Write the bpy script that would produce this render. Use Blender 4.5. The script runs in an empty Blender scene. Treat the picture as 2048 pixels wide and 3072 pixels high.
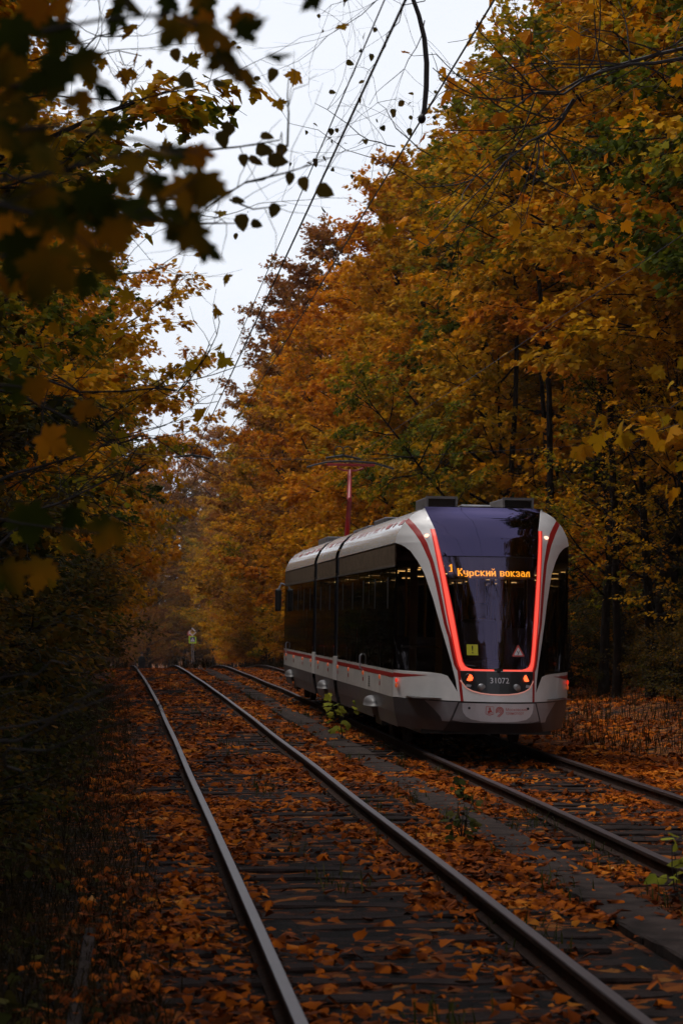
import bpy, bmesh, math, random
import numpy as np
from mathutils import Vector, Matrix
R = math.radians
C = bpy.context.scene.collection
SC = bpy.context.scene
# ------------------------------------------------------------------ camera
F = 7300.0                       # focal length in pixels of the 2048 x 3072 photograph
EYE = Vector((0, 0, 2.06))
_dy = Vector((358 - 1024, -(1846 - 1536), -F)).normalized()      # world +Y (the track) in camera axes
_up = Vector((math.sin(R(.15)), math.cos(R(.15)), 0))
_dz = (_up - _dy * _up.dot(_dy)).normalized()
_dx = _dy.cross(_dz)
CAMR = Matrix((_dx, _dy, _dz))   # rows: world axes in camera axes -> camera to world
camd = bpy.data.cameras.new('camera'); cam = bpy.data.objects.new('camera', camd); C.objects.link(cam)
camd.sensor_fit = 'VERTICAL'; camd.sensor_height = 36; camd.sensor_width = 24
camd.lens = F / 3072 * 36
camd.clip_start = .1; camd.clip_end = 4000
cam.matrix_world = Matrix.Translation(EYE) @ CAMR.to_4x4()
camd.dof.use_dof = True; camd.dof.focus_distance = 33; camd.dof.aperture_fstop = 4.8
SC.camera = cam
def P(px, py, depth):            # point at a pixel and a depth
    return EYE + CAMR @ Vector(((px - 1024) / F * depth, -(py - 1536) / F * depth, -depth))
# ------------------------------------------------------------------ world, sun, exposure
W = bpy.data.worlds.new('World'); SC.world = W; W.use_nodes = True
SUN_EL, SUN_AZ = 56, 318         # azimuth clockwise from +Y
nt = W.node_tree; nd = nt.nodes; lk = nt.links
bg = nd['Background']
sky = nd.new('ShaderNodeTexSky'); sky.sky_type = 'NISHITA'; sky.sun_disc = False
sky.sun_elevation = R(SUN_EL); sky.sun_rotation = R(SUN_AZ)
tc = nd.new('ShaderNodeTexCoord')
mp = nd.new('ShaderNodeMapping'); mp.inputs['Scale'].default_value = (1, 1, 3.5)
nz = nd.new('ShaderNodeTexNoise'); nz.inputs['Scale'].default_value = 2.2; nz.inputs['Detail'].default_value = 5
cr = nd.new('ShaderNodeValToRGB')
cr.color_ramp.elements[0].position = .3; cr.color_ramp.elements[0].color = (6.7, 7.25, 8.2, 1)
cr.color_ramp.elements[1].position = .7; cr.color_ramp.elements[1].color = (8.8, 8.9, 9.3, 1)
mx = nd.new('ShaderNodeMix'); mx.data_type = 'RGBA'; mx.inputs['Factor'].default_value = .9
lk.new(tc.outputs['Generated'], mp.inputs[0]); lk.new(mp.outputs[0], nz.inputs['Vector']); lk.new(nz.outputs['Fac'], cr.inputs[0])
lk.new(sky.outputs[0], mx.inputs[6]); lk.new(cr.outputs[0], mx.inputs[7]); lk.new(mx.outputs[2], bg.inputs[0])
bg.inputs['Strength'].default_value = .132
sd = bpy.data.lights.new('sun', 'SUN'); sd.energy = 2.3; sd.angle = R(25); sd.color = (1, .95, .88)
so = bpy.data.objects.new('sun', sd); C.objects.link(so)
_s = Vector((math.sin(R(SUN_AZ)) * math.cos(R(SUN_EL)), math.cos(R(SUN_AZ)) * math.cos(R(SUN_EL)), math.sin(R(SUN_EL))))
so.rotation_euler = (-_s).to_track_quat('-Z', 'Y').to_euler()
so.location = (0, 0, 60)
vs = SC.view_settings
SC.display_settings.display_device = 'sRGB'; vs.view_transform = 'Standard'; vs.look = 'None'; vs.gamma = 1; vs.exposure = -.12
vs.use_curve_mapping = False
cy = SC.cycles
cy.use_denoising = True; cy.max_bounces = 6; cy.diffuse_bounces = 3; cy.glossy_bounces = 3
cy.transmission_bounces = 4; cy.transparent_max_bounces = 10; cy.volume_bounces = 0
cy.caustics_reflective = False; cy.caustics_refractive = False
cy.use_adaptive_sampling = True; cy.adaptive_threshold = .015

# ------------------------------------------------------------------ helpers
def tag(o, label=None, cat=None, group=None, kind=None):
    if label: o['label'] = label
    if cat: o['category'] = cat
    if group: o['group'] = group
    if kind: o['kind'] = kind
    return o
def empty(name, loc=(0, 0, 0), rot=(0, 0, 0), label=None, cat=None, group=None):
    o = bpy.data.objects.new(name, None); C.objects.link(o); o.location = loc; o.rotation_euler = rot
    o.empty_display_size = .2
    return tag(o, label, cat, group)
def link(name, me, parent=None, loc=None, rot=None):
    o = bpy.data.objects.new(name, me); C.objects.link(o)
    if parent: o.parent = parent
    if loc is not None: o.location = loc
    if rot is not None: o.rotation_euler = rot
    return o
class MB:
    """collects verts and faces, links them as one mesh object"""
    def __init__(s): s.v = []; s.f = []; s.m = []; s.mi = 0
    def add(s, vs_, fs):
        b = len(s.v); s.v += [tuple(p) for p in vs_]
        for f in fs: s.f.append([i + b for i in f]); s.m.append(s.mi)
        return b
    def box(s, x0, x1, y0, y1, z0, z1, b=0):
        if b <= 0:
            s.add([(x0,y0,z0),(x1,y0,z0),(x1,y1,z0),(x0,y1,z0),(x0,y0,z1),(x1,y0,z1),(x1,y1,z1),(x0,y1,z1)],
                  [(3,2,1,0),(4,5,6,7),(0,1,5,4),(1,2,6,5),(2,3,7,6),(3,0,4,7)])
        else:
            bm = bmesh.new(); bmesh.ops.create_cube(bm, size=1)
            for v in bm.verts: v.co = Vector(((x0+x1)/2+v.co.x*(x1-x0), (y0+y1)/2+v.co.y*(y1-y0), (z0+z1)/2+v.co.z*(z1-z0)))
            bmesh.ops.bevel(bm, geom=list(bm.edges), offset=b, segments=2, affect='EDGES', profile=.5)
            s.bm(bm)
    def bm(s, bm):
        bm.verts.index_update()
        s.add([v.co[:] for v in bm.verts], [[v.index for v in f.verts] for f in bm.faces]); bm.free()
    def tube(s, pts, r, n=6, cap=True):
        pts = [Vector(p) for p in pts]; k = len(pts)
        rs = r if hasattr(r, '__len__') else [r] * k
        d0 = (pts[1] - pts[0]).normalized()
        a = d0.orthogonal().normalized()
        vv = []
        for i, p in enumerate(pts):
            d = (pts[min(i+1, k-1)] - pts[max(i-1, 0)]).normalized()
            a = (a - d * a.dot(d)).normalized(); bb = d.cross(a)
            for j in range(n):
                t = 2 * math.pi * j / n
                vv.append(p + (a * math.cos(t) + bb * math.sin(t)) * rs[i])
        ff = [(i*n+j, i*n+(j+1) % n, (i+1)*n+(j+1) % n, (i+1)*n+j) for i in range(k-1) for j in range(n)]
        if cap: ff += [tuple(reversed(range(n))), tuple(range((k-1)*n, k*n))]
        s.add(vv, ff)
    def lathe(s, prof, c=(0,0,0), n=16, axis='z'):
        vv = []
        for (r, h) in prof:
            for j in range(n):
                t = 2*math.pi*j/n; x, y = r*math.cos(t), r*math.sin(t)
                vv.append((c[0]+x, c[1]+y, c[2]+h) if axis == 'z' else (c[0]+x, c[1]+h, c[2]+y))
        k = len(prof)
        ff = [(i*n+j, i*n+(j+1) % n, (i+1)*n+(j+1) % n, (i+1)*n+j) for i in range(k-1) for j in range(n)]
        ff += [tuple(reversed(range(n))), tuple(range((k-1)*n, k*n))]
        s.add(vv, ff)
    def grid(s, rows):
        n = len(rows[0]); vv = [p for r in rows for p in r]
        s.add(vv, [(i*n+j, i*n+j+1, (i+1)*n+j+1, (i+1)*n+j) for i in range(len(rows)-1) for j in range(n-1)])
    def mesh(s, name, mats, smooth=False, fixn=False):
        me = bpy.data.meshes.new(name); me.from_pydata(s.v, [], s.f)
        if not isinstance(mats, (list, tuple)): mats = [mats]
        for m in mats: me.materials.append(m)
        if len(mats) > 1: me.polygons.foreach_set('material_index', s.m)
        if fixn:
            bm = bmesh.new(); bm.from_mesh(me); bmesh.ops.recalc_face_normals(bm, faces=bm.faces); bm.to_mesh(me); bm.free()
        if smooth: me.polygons.foreach_set('use_smooth', [True] * len(me.polygons))
        me.update(); return me
    def build(s, name, mats, parent=None, smooth=False, fixn=False, loc=None, rot=None):
        return link(name, s.mesh(name, mats, smooth, fixn), parent, loc, rot)
def np_mesh(name, V, F_, mats, mi=None, smooth=False):
    """fast mesh from arrays: V (n,3); F_ list of (m,k) face arrays"""
    me = bpy.data.meshes.new(name); V = np.asarray(V, np.float32)
    loops = np.concatenate([f.ravel() for f in F_]).astype(np.int32)
    sizes = np.concatenate([np.full(len(f), f.shape[1]) for f in F_]).astype(np.int32)
    starts = np.concatenate([[0], np.cumsum(sizes)[:-1]]).astype(np.int32)
    me.vertices.add(len(V)); me.vertices.foreach_set('co', V.ravel())
    me.loops.add(len(loops)); me.loops.foreach_set('vertex_index', loops)
    me.polygons.add(len(sizes)); me.polygons.foreach_set('loop_start', starts)
    try: me.polygons.foreach_set('loop_total', sizes)
    except Exception: pass
    for m in mats: me.materials.append(m)
    if mi is not None: me.polygons.foreach_set('material_index', np.asarray(mi, np.int32))
    if smooth: me.polygons.foreach_set('use_smooth', np.ones(len(sizes), bool))
    me.update(calc_edges=True); return me

# ------------------------------------------------------------------ materials
def nmat(name):
    m = bpy.data.materials.new(name); m.use_nodes = True
    return m, m.node_tree.nodes, m.node_tree.links, m.node_tree.nodes['Principled BSDF']
def N(nds, t, **kw):
    n = nds.new(t)
    for k, v in kw.items():
        if k in n.inputs: n.inputs[k].default_value = v
        else: setattr(n, k, v)
    return n
def ramp(nds, stops, interp='LINEAR'):
    n = nds.new('ShaderNodeValToRGB'); e = n.color_ramp.elements; n.color_ramp.interpolation = interp
    while len(e) < len(stops): e.new(.5)
    for i, (p, c) in enumerate(stops): e[i].position = p; e[i].color = (*c, 1)
    return n
def paint(name, col, rough=.4, metal=0, dirt=.15, coat=0, scale=3., bump=0, bscale=40, spec=.5):
    m, n, l, b = nmat(name); b.inputs['Specular IOR Level'].default_value = spec
    t = N(n, 'ShaderNodeTexCoord'); z = N(n, 'ShaderNodeTexNoise', Scale=scale, Detail=6, Roughness=.65)
    l.new(t.outputs['Object'], z.inputs['Vector'])
    d = tuple(c * (1 - dirt * 2) for c in col)
    r = ramp(n, [(.35, d), (.62, col)])
    l.new(z.outputs['Fac'], r.inputs[0]); l.new(r.outputs[0], b.inputs['Base Color'])
    b.inputs['Roughness'].default_value = rough; b.inputs['Metallic'].default_value = metal
    if coat: b.inputs['Coat Weight'].default_value = coat; b.inputs['Coat Roughness'].default_value = .08
    if bump:
        z2 = N(n, 'ShaderNodeTexNoise', Scale=bscale, Detail=5); l.new(t.outputs['Object'], z2.inputs['Vector'])
        bp = N(n, 'ShaderNodeBump', Strength=bump, Distance=.02); l.new(z2.outputs['Fac'], bp.inputs['Height']); l.new(bp.outputs[0], b.inputs['Normal'])
    return m
def emit(name, col, st):
    m, n, l, b = nmat(name); b.inputs['Base Color'].default_value = (*[c*.3 for c in col], 1)
    b.inputs['Emission Color'].default_value = (*col, 1); b.inputs['Emission Strength'].default_value = st
    b.inputs['Roughness'].default_value = .4
    return m
def glass(name, tint, ior=1.5, gcol=(1, 1, 1), wav=0):
    m, n, l, b = nmat(name); n.remove(b)
    out = n['Material Output']
    tr = N(n, 'ShaderNodeBsdfTransparent'); tr.inputs[0].default_value = (*tint, 1)
    gl = N(n, 'ShaderNodeBsdfGlossy', Roughness=.03); gl.inputs[0].default_value = (*gcol, 1)
    fr = N(n, 'ShaderNodeFresnel', IOR=ior); mxs = N(n, 'ShaderNodeMixShader')
    t = N(n, 'ShaderNodeTexCoord'); z = N(n, 'ShaderNodeTexNoise', Scale=1.6, Detail=1); l.new(t.outputs['Object'], z.inputs['Vector'])
    bp = N(n, 'ShaderNodeBump', Strength=wav, Distance=.05); l.new(z.outputs['Fac'], bp.inputs['Height'])
    l.new(bp.outputs[0], gl.inputs['Normal'])
    l.new(fr.outputs[0], mxs.inputs[0]); l.new(tr.outputs[0], mxs.inputs[1]); l.new(gl.outputs[0], mxs.inputs[2]); l.new(mxs.outputs[0], out.inputs[0])
    return m
def leaf_mat(name, stops, transl=.34, shift=.25, nscale=.35, bright=1.):
    m, n, l, b = nmat(name); out = n['Material Output']
    g = N(n, 'ShaderNodeNewGeometry'); oi = N(n, 'ShaderNodeObjectInfo'); t = N(n, 'ShaderNodeTexCoord')
    z = N(n, 'ShaderNodeTexNoise', Scale=nscale, Detail=3); l.new(t.outputs['Object'], z.inputs['Vector'])
    def mth(op, a, bb, c=None):
        q = N(n, 'ShaderNodeMath', operation=op)
        for i, x in enumerate((a, bb, c)):
            if x is None: continue
            if isinstance(x, (int, float)): q.inputs[i].default_value = x
            else: l.new(x, q.inputs[i])
        return q.outputs[0]
    f = mth('MULTIPLY_ADD', g.outputs['Random Per Island'], .34, -.17)
    f = mth('MULTIPLY_ADD', z.outputs['Fac'], 1.5, f)
    f = mth('ADD', f, -.25)
    f = mth('MULTIPLY_ADD', mth('ADD', oi.outputs['Random'], -.5), shift * 2, f)
    r = ramp(n, stops); l.new(f, r.inputs[0])
    wv = N(n, 'ShaderNodeTexWhiteNoise', noise_dimensions='1D'); l.new(g.outputs['Random Per Island'], wv.inputs['W'])
    hv = N(n, 'ShaderNodeHueSaturation', Saturation=1.0); l.new(r.outputs[0], hv.inputs['Color'])
    l.new(mth('MULTIPLY_ADD', wv.outputs['Value'], .55 * bright, .72 * bright), hv.inputs['Value'])
    l.new(hv.outputs[0], b.inputs['Base Color']); b.inputs['Roughness'].default_value = .65; b.inputs['Specular IOR Level'].default_value = .02
    tl = N(n, 'ShaderNodeBsdfTranslucent'); l.new(hv.outputs[0], tl.inputs[0])
    mxs = N(n, 'ShaderNodeMixShader'); mxs.inputs[0].default_value = transl
    l.new(b.outputs[0], mxs.inputs[1]); l.new(tl.outputs[0], mxs.inputs[2]); l.new(mxs.outputs[0], out.inputs[0])
    return m
M = {}
AUT = [(.0, (.05, .06, .004)), (.2, (.13, .12, .005)), (.36, (.38, .21, .005)), (.55, (.60, .25, .005)), (.8, (.55, .175, .005)), (1., (.36, .10, .006))]
GRN = [(.0, (.025, .04, .004)), (.3, (.06, .075, .005)), (.55, (.17, .145, .006)), (.75, (.42, .25, .008)), (1., (.46, .18, .007))]
ORG = [(.0, (.20, .135, .005)), (.25, (.38, .20, .006)), (.6, (.50, .205, .006)), (.85, (.43, .135, .006)), (1., (.28, .075, .006))]
GOLD = [(.0, (.20, .14, .004)), (.25, (.38, .205, .005)), (.5, (.56, .265, .005)), (.75, (.57, .215, .005)), (1., (.42, .135, .005))]
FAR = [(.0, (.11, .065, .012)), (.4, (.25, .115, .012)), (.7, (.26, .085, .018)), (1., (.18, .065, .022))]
M['leaf'] = leaf_mat('autumn_leaf', AUT)
M['leaf_green'] = leaf_mat('olive_leaf', GRN)
M['leaf_orange'] = leaf_mat('orange_leaf', ORG)
M['leaf_gold'] = leaf_mat('golden_leaf', GOLD)
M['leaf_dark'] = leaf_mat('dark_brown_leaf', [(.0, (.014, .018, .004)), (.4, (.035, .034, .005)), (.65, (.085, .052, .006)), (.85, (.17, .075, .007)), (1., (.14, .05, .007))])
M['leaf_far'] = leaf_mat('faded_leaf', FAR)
M['litter'] = leaf_mat('fallen_leaf', [(.0, (.016, .007, .003)), (.25, (.06, .016, .004)), (.46, (.18, .036, .004)), (.68, (.42, .098, .005)), (.88, (.52, .18, .018)), (1., (.60, .36, .14))], transl=.1, nscale=.9, shift=0)
M['leaf_near'] = leaf_mat('shade_leaf', [(.0, (.010, .018, .004)), (.42, (.035, .042, .005)), (.58, (.20, .10, .006)), (.8, (.42, .15, .007)), (1, (.30, .09, .007))], transl=.6, nscale=2.5, shift=0)
M['leaf_linden'] = leaf_mat('linden_leaf', [(.0, (.04, .04, .01)), (.5, (.09, .06, .012)), (1, (.14, .07, .012))], transl=.4, nscale=3, shift=0)
M['seedling'] = leaf_mat('seedling_leaf', [(.0, (.16, .20, .02)), (.6, (.32, .30, .03)), (1, (.45, .26, .03))], transl=.35, nscale=2, shift=0)
M['weed'] = leaf_mat('weed_leaf', [(.0, (.02, .03, .008)), (.5, (.05, .055, .012)), (1, (.12, .09, .02))], transl=.2, nscale=2, shift=.2)
M['dry'] = leaf_mat('dry_grass', [(.0, (.009, .008, .003)), (.4, (.022, .015, .005)), (.75, (.045, .025, .007)), (1, (.09, .045, .012))], transl=.2, nscale=.8, shift=0)
M['bark'] = paint('bark', (.020, .013, .010), .95, dirt=.3, scale=6, bump=.9, bscale=14, spec=.05)
M['twig'] = paint('twig_bark', (.022, .016, .014), .85, dirt=.2, scale=8)
M['wood'] = paint('sleeper_wood', (.034, .021, .018), .9, dirt=.35, scale=5, bump=.8, bscale=30, spec=.1)
M['concrete'] = paint('concrete', (.060, .042, .036), .95, dirt=.35, scale=3, bump=.6, bscale=25, spec=.1)
M['white'] = paint('white_paint', (.82, .79, .77), .32, dirt=.06, coat=.4, scale=2)
M['white_roof'] = paint('roof_paint', (.84, .83, .82), .2, dirt=.04, coat=.8, scale=2)
M['lower'] = paint('lower_white_paint', (.52, .48, .45), .4, dirt=.12, coat=.2, scale=2.5)
M['grey'] = paint('grey_paint', (.095, .086, .09), .45, dirt=.15, coat=.1, scale=3)
M['grey_light'] = paint('light_grey_paint', (.42, .40, .42), .4, dirt=.1, scale=3)
M['fairing'] = paint('fairing_grey', (.11, .10, .10), .5, dirt=.12)
M['dark'] = paint('dark_plastic', (.015, .014, .016), .4, dirt=.2)
M['black'] = paint('black_gloss', (.008, .007, .009), .12, dirt=.1)
M['rubber'] = paint('bellows_rubber', (.018, .02, .03), .7, dirt=.2, scale=8)
M['red'] = paint('red_paint', (.42, .015, .012), .35, dirt=.08, coat=.3)
M['panto'] = paint('pantograph_red', (.40, .018, .022), .5, dirt=.15)
M['louver'] = paint('louver_bronze', (.24, .175, .12), .4, metal=.15, dirt=.2, scale=6)
M['metal'] = paint('steel', (.35, .34, .34), .35, metal=.9, dirt=.15, scale=6)
M['wire'] = paint('wire', (.02, .018, .018), .6)
M['led'] = emit('red_light_band', (1, .105, .07), 1.0)
M['led_edge'] = emit('red_light_edge', (.8, .02, .012), .55)
M['rim'] = emit('pink_light_rim', (1, .42, .34), .42)
M['dots'] = emit('amber_dots', (1, .36, .02), 3.2)
M['tail'] = emit('tail_light', (1, .11, .028), 2.6)
M['marker'] = emit('marker_light', (1, .5, .34), 2.6)
M['side_lamp'] = emit('side_marker_light', (1, .16, .03), .28)
M['side_lamp_red'] = emit('red_marker_light', (1, .04, .015), .7)
M['cabin_lamp'] = emit('cabin_lamp', (1, .62, .22), 2.2)
M['glass'] = glass('windscreen_glass', (.62, .56, .58), 1.62, (.72, .60, 1.0), .02)
M['glass_side'] = glass('side_glass', (.10, .09, .085), 1.45, (.62, .62, .58), .03)
M['cab_glass'] = glass('cab_glass', (.40, .34, .28), 1.28, (.5, .45, .5), .02)
M['glass_top'] = glass('upper_glazing', (.02, .015, .03), 1.75, (.58, .48, .95), .02)
M['yellow'] = paint('yellow_sticker', (.62, .58, .03), .5, dirt=.03)
M['sticker_white'] = paint('white_sticker', (.78, .74, .77), .5, dirt=.03)
M['sticker_red'] = paint('red_sticker', (.62, .10, .09), .5, dirt=.03)
M['pole_yellow'] = paint('grab_pole_yellow', (.45, .24, .03), .4, dirt=.1)
M['interior'] = paint('interior_panel', (.12, .08, .05), .6, dirt=.15)
M['sign_lime'] = paint('lime_sign_film', (.55, .80, .03), .5, dirt=.03)
M['sign_blue'] = paint('blue_sign_film', (.02, .035, .16), .5, dirt=.03)
M['sign_amber'] = paint('amber_sign_film', (.55, .30, .03), .5, dirt=.03)
M['galv'] = paint('galvanised_steel', (.30, .27, .26), .5, metal=.3, dirt=.15)
M['coat'] = paint('black_coat', (.012, .012, .016), .8)
M['jeans'] = paint('blue_jeans', (.025, .03, .055), .8)
M['skin'] = paint('skin', (.42, .24, .17), .6, dirt=.05)
M['hair'] = paint('dark_hair', (.02, .014, .01), .6)

M['rail'] = paint('rail_rust', (.05, .024, .016), .9, dirt=.3, scale=7, bump=.3, bscale=60, spec=.15)
M['rail_top'] = paint('rail_polished', (.060, .038, .042), .42, metal=.55, dirt=.15, scale=5)
def ground_mat(name, bed):
    """leaf-littered soil: voronoi cells the size of leaves over dark soil or ballast"""
    m, n, l, b = nmat(name)
    t = N(n, 'ShaderNodeTexCoord')
    wz = N(n, 'ShaderNodeTexNoise', Scale=5, Detail=3); l.new(t.outputs['Object'], wz.inputs['Vector'])
    wa = N(n, 'ShaderNodeMix', data_type='RGBA', blend_type='ADD'); wa.inputs[0].default_value = .12
    l.new(t.outputs['Object'], wa.inputs[6]); l.new(wz.outputs['Color'], wa.inputs[7])
    vo = N(n, 'ShaderNodeTexVoronoi', Scale=9.); l.new(wa.outputs[2], vo.inputs['Vector'])
    sp = N(n, 'ShaderNodeSeparateColor'); l.new(vo.outputs['Color'], sp.inputs[0])
    lc = ramp(n, [(.0, (.012, .005, .003)), (.35, (.07, .017, .004)), (.65, (.21, .05, .005)), (.88, (.33, .095, .008)), (1, (.30, .12, .02))])
    l.new(sp.outputs[0], lc.inputs[0])
    z1 = N(n, 'ShaderNodeTexNoise', Scale=40, Detail=8, Roughness=.7); l.new(t.outputs['Object'], z1.inputs['Vector'])
    sc_ = ramp(n, [(.3, (.003, .0022, .002)), (.55, (.010, .007, .006)), (.75, (.024, .016, .013))]); l.new(z1.outputs['Fac'], sc_.inputs[0])
    z2 = N(n, 'ShaderNodeTexNoise', Scale=1.3, Detail=6, Roughness=.65); l.new(t.outputs['Object'], z2.inputs['Vector'])
    ad = N(n, 'ShaderNodeMath', operation='MULTIPLY_ADD'); l.new(sp.outputs[1], ad.inputs[0]); ad.inputs[1].default_value = .35; l.new(z2.outputs['Fac'], ad.inputs[2])
    if not bed:                                  # the left bank is bare dark soil under weeds: few leaves lie there
        sx = N(n, 'ShaderNodeSeparateXYZ'); l.new(wa.outputs[2], sx.inputs[0]); mr = N(n, 'ShaderNodeMapRange'); l.new(sx.outputs['X'], mr.inputs[0])
        mr.inputs[1].default_value = -.5; mr.inputs[2].default_value = .6; mr.inputs[3].default_value = -.22; mr.inputs[4].default_value = 0
        a2 = N(n, 'ShaderNodeMath', operation='ADD'); l.new(ad.outputs[0], a2.inputs[0]); l.new(mr.outputs[0], a2.inputs[1]); ad = a2
    th = ramp(n, [(.68 if bed else .50, (0, 0, 0)), (.72 if bed else .54, (1, 1, 1))]); l.new(ad.outputs[0], th.inputs[0])
    mm = N(n, 'ShaderNodeMix', data_type='RGBA'); l.new(th.outputs[0], mm.inputs[0]); l.new(sc_.outputs[0], mm.inputs[6]); l.new(lc.outputs[0], mm.inputs[7])
    l.new(mm.outputs[2], b.inputs['Base Color']); b.inputs['Roughness'].default_value = .9; b.inputs['Specular IOR Level'].default_value = .15
    hm = N(n, 'ShaderNodeMath', operation='ADD'); l.new(z1.outputs['Fac'], hm.inputs[0]); l.new(sp.outputs[2], hm.inputs[1])
    bp = N(n, 'ShaderNodeBump', Strength=.9, Distance=.03); l.new(hm.outputs[0], bp.inputs['Height']); l.new(bp.outputs[0], b.inputs['Normal'])
    return m
M['ground'] = ground_mat('leafy_soil', False); M['bed'] = ground_mat('leafy_ballast', True)

# ------------------------------------------------------------------ the lie of the land
LY = [-3000, 89, 92, 95, 98, 101, 105, 125, 166, 200, 270, 330, 400, 700, 4000]
LZ = [0, 0, -.015, -.06, -.135, -.24, -.39, -1.1, -2.2, -3.0, -4.3, -5.8, -7.4, -14.5, -14.5]
def trackx(y):
    y = np.asarray(y, float); a = np.clip(y - 45, 0, 200)
    return -1.2e-4 * a ** 2 - np.clip(y - 245, 0, None) * .048 * (np.clip(y, 0, 700) > 0) * (y < 700)
def lz(y): return np.interp(y, LY, LZ)
def sst(a, b, x): t = np.clip((x - a) / (b - a), 0, 1); return t * t * (3 - 2 * t)
def gz(x, y):
    x = np.asarray(x, float); y = np.asarray(y, float); xr = x - trackx(y)
    z = lz(y) + .55 * sst(-.7, -3.6, xr) * 1 + .4 * sst(7.4, 11.5, xr)
    z = z + .05 * np.sin(x * 1.9 + y * .7) * (sst(-.8, -2, xr) + sst(7.5, 9, xr)) + .35 * np.sin(x * .21 + 1) * np.sin(y * .13) * (sst(-4, -9, xr) + sst(12, 18, xr))
    return z + .012 * np.sin(x * 5.3 + y * 3.1) * np.sin(y * 4.4 - x * 2.2)
TL, TR, RH = 1.64, 5.0, .18       # track centres, rail head height
xs = np.unique(np.concatenate([np.arange(-8, 16, .35), np.linspace(-60, -8, 30), np.linspace(16, 70, 30), [-1500, -700, -300, -130, 140, 320, 700, 1500]]))
ys = np.unique(np.concatenate([np.arange(0, 115, .5), np.arange(115, 420, 4), np.arange(-120, 0, 4), [-1500, -600, -250, 520, 700, 1000, 1500, 2500]]))
X, Y = np.meshgrid(xs, ys); Z = gz(X, Y)
nx, ny = len(xs), len(ys); idx = np.arange(nx * ny).reshape(ny, nx)
quads = np.stack([idx[:-1, :-1], idx[:-1, 1:], idx[1:, 1:], idx[1:, :-1]], -1).reshape(-1, 4)
tag(link('ground', np_mesh('ground', np.stack([X, Y, Z], -1).reshape(-1, 3), [quads], [M['ground']], smooth=True)), kind='structure')
rng = np.random.default_rng(5)
for tcx in (TL, TR):
    ys = np.concatenate([np.arange(-14, 112, .3), np.arange(112, 300, 2)])
    us = np.array([-1.75, -1.5, -1.25, -.95, -.78, -.6, -.3, 0, .3, .6, .78, .95, 1.25, 1.5, 1.75])
    X = tcx + us[None] + trackx(ys)[:, None]; Y = np.repeat(ys[:, None], len(us), 1)
    Z = gz(X, Y) + .02 + rng.uniform(-.012, .012, X.shape); Z[:, 0] -= .09; Z[:, -1] -= .09
    n_ = len(us); idx = np.arange(X.size).reshape(X.shape)
    q = np.stack([idx[:-1, :-1], idx[:-1, 1:], idx[1:, 1:], idx[1:, :-1]], -1).reshape(-1, 4)
    tag(link('track_bed', np_mesh('track_bed', np.stack([X, Y, Z], -1).reshape(-1, 3), [q], [M['bed']], smooth=True)), kind='structure')
# rails: head, web and foot swept along the track
prof = [(-.036, -.006), (-.030, 0), (.030, 0), (.036, -.006), (.036, -.034), (.010, -.046), (.009, -.115), (.06, -.132), (.06, -.146), (-.06, -.146), (-.06, -.132), (-.009, -.115), (-.010, -.046), (-.036, -.034)]
for (x0, lab) in ((TL - .797, 'steel rail nearest the left bank, running beside the dry grass'),
                  (TL + .797, 'steel rail beside the concrete strip, right rail of the empty left track'),
                  (TR - .797, 'steel rail under the near side of the tram, left rail of its track'),
                  (TR + .797, 'steel rail under the far side of the tram, the rail farthest right')):
    ys = np.concatenate([np.arange(-14, 110, 1.), np.arange(110, 300, 4.)])
    V = []; npf = len(prof)
    for y in ys:
        w = .004 * math.sin(y * .37 + x0)
        for (a, b_) in prof: V.append((a + float(trackx(y)) + w, y, b_ + float(lz(y)) + .004 * math.sin(y * .5 + 2 * x0)))
    k = len(ys)
    q = [(i*npf+j, (i+1)*npf+j, (i+1)*npf+(j+1) % npf, i*npf+(j+1) % npf) for i in range(k-1) for j in range(npf)]
    me = bpy.data.meshes.new('rail'); me.from_pydata(V, [], q); me.materials.append(M['rail']); me.materials.append(M['rail_top']); me.polygons.foreach_set('material_index', [1 if j < 3 else 0 for i in range(k-1) for j in range(npf)]); me.update()
    bm = bmesh.new(); bm.from_mesh(me); bmesh.ops.recalc_face_normals(bm, faces=bm.faces); bm.to_mesh(me); bm.free()
    tag(link('rail', me, loc=(x0, 0, RH)), lab, 'rail')
# sleepers: each its own thing, near ones with their two tie plates
random.seed(3)
def sleeper_mesh(k):
    random.seed(40 + k); bm = bmesh.new(); bmesh.ops.create_cube(bm, size=1)
    bmesh.ops.subdivide_edges(bm, edges=[e for e in bm.edges if abs(e.verts[0].co.x - e.verts[1].co.x) > .5], cuts=9)
    for v in bm.verts: v.co = Vector((v.co.x * 2.72, v.co.y * .235, v.co.z * .14))
    bmesh.ops.bevel(bm, geom=[e for e in bm.edges if e.is_boundary or len(e.link_faces) == 2 and e.calc_face_angle(0) > 1], offset=.014, segments=1, affect='EDGES')
    for v in bm.verts:
        v.co.z += .010 * math.sin(v.co.x * 2.3 + k) + random.uniform(-.006, .006)
        v.co.y += .012 * math.sin(v.co.x * 1.7 + 2 * k) + random.uniform(-.006, .006)
    me = bpy.data.meshes.new('sleeper'); bm.to_mesh(me); bm.free(); me.materials.append(M['wood']); return me
SLM = [sleeper_mesh(k) for k in range(7)]
b = MB(); b.box(-.17, .17, -.085, .085, -.004, .014, .004)
for sx in (-.1, .1):
    for sy in (-.05, .05): b.lathe([(.022, .012), (.022, .03), (.014, .045)], (sx, sy, 0), 8)
TPM = b.mesh('tie_plate', M['rail'])
y = 8.3; random.seed(9); nsl = 0
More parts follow.
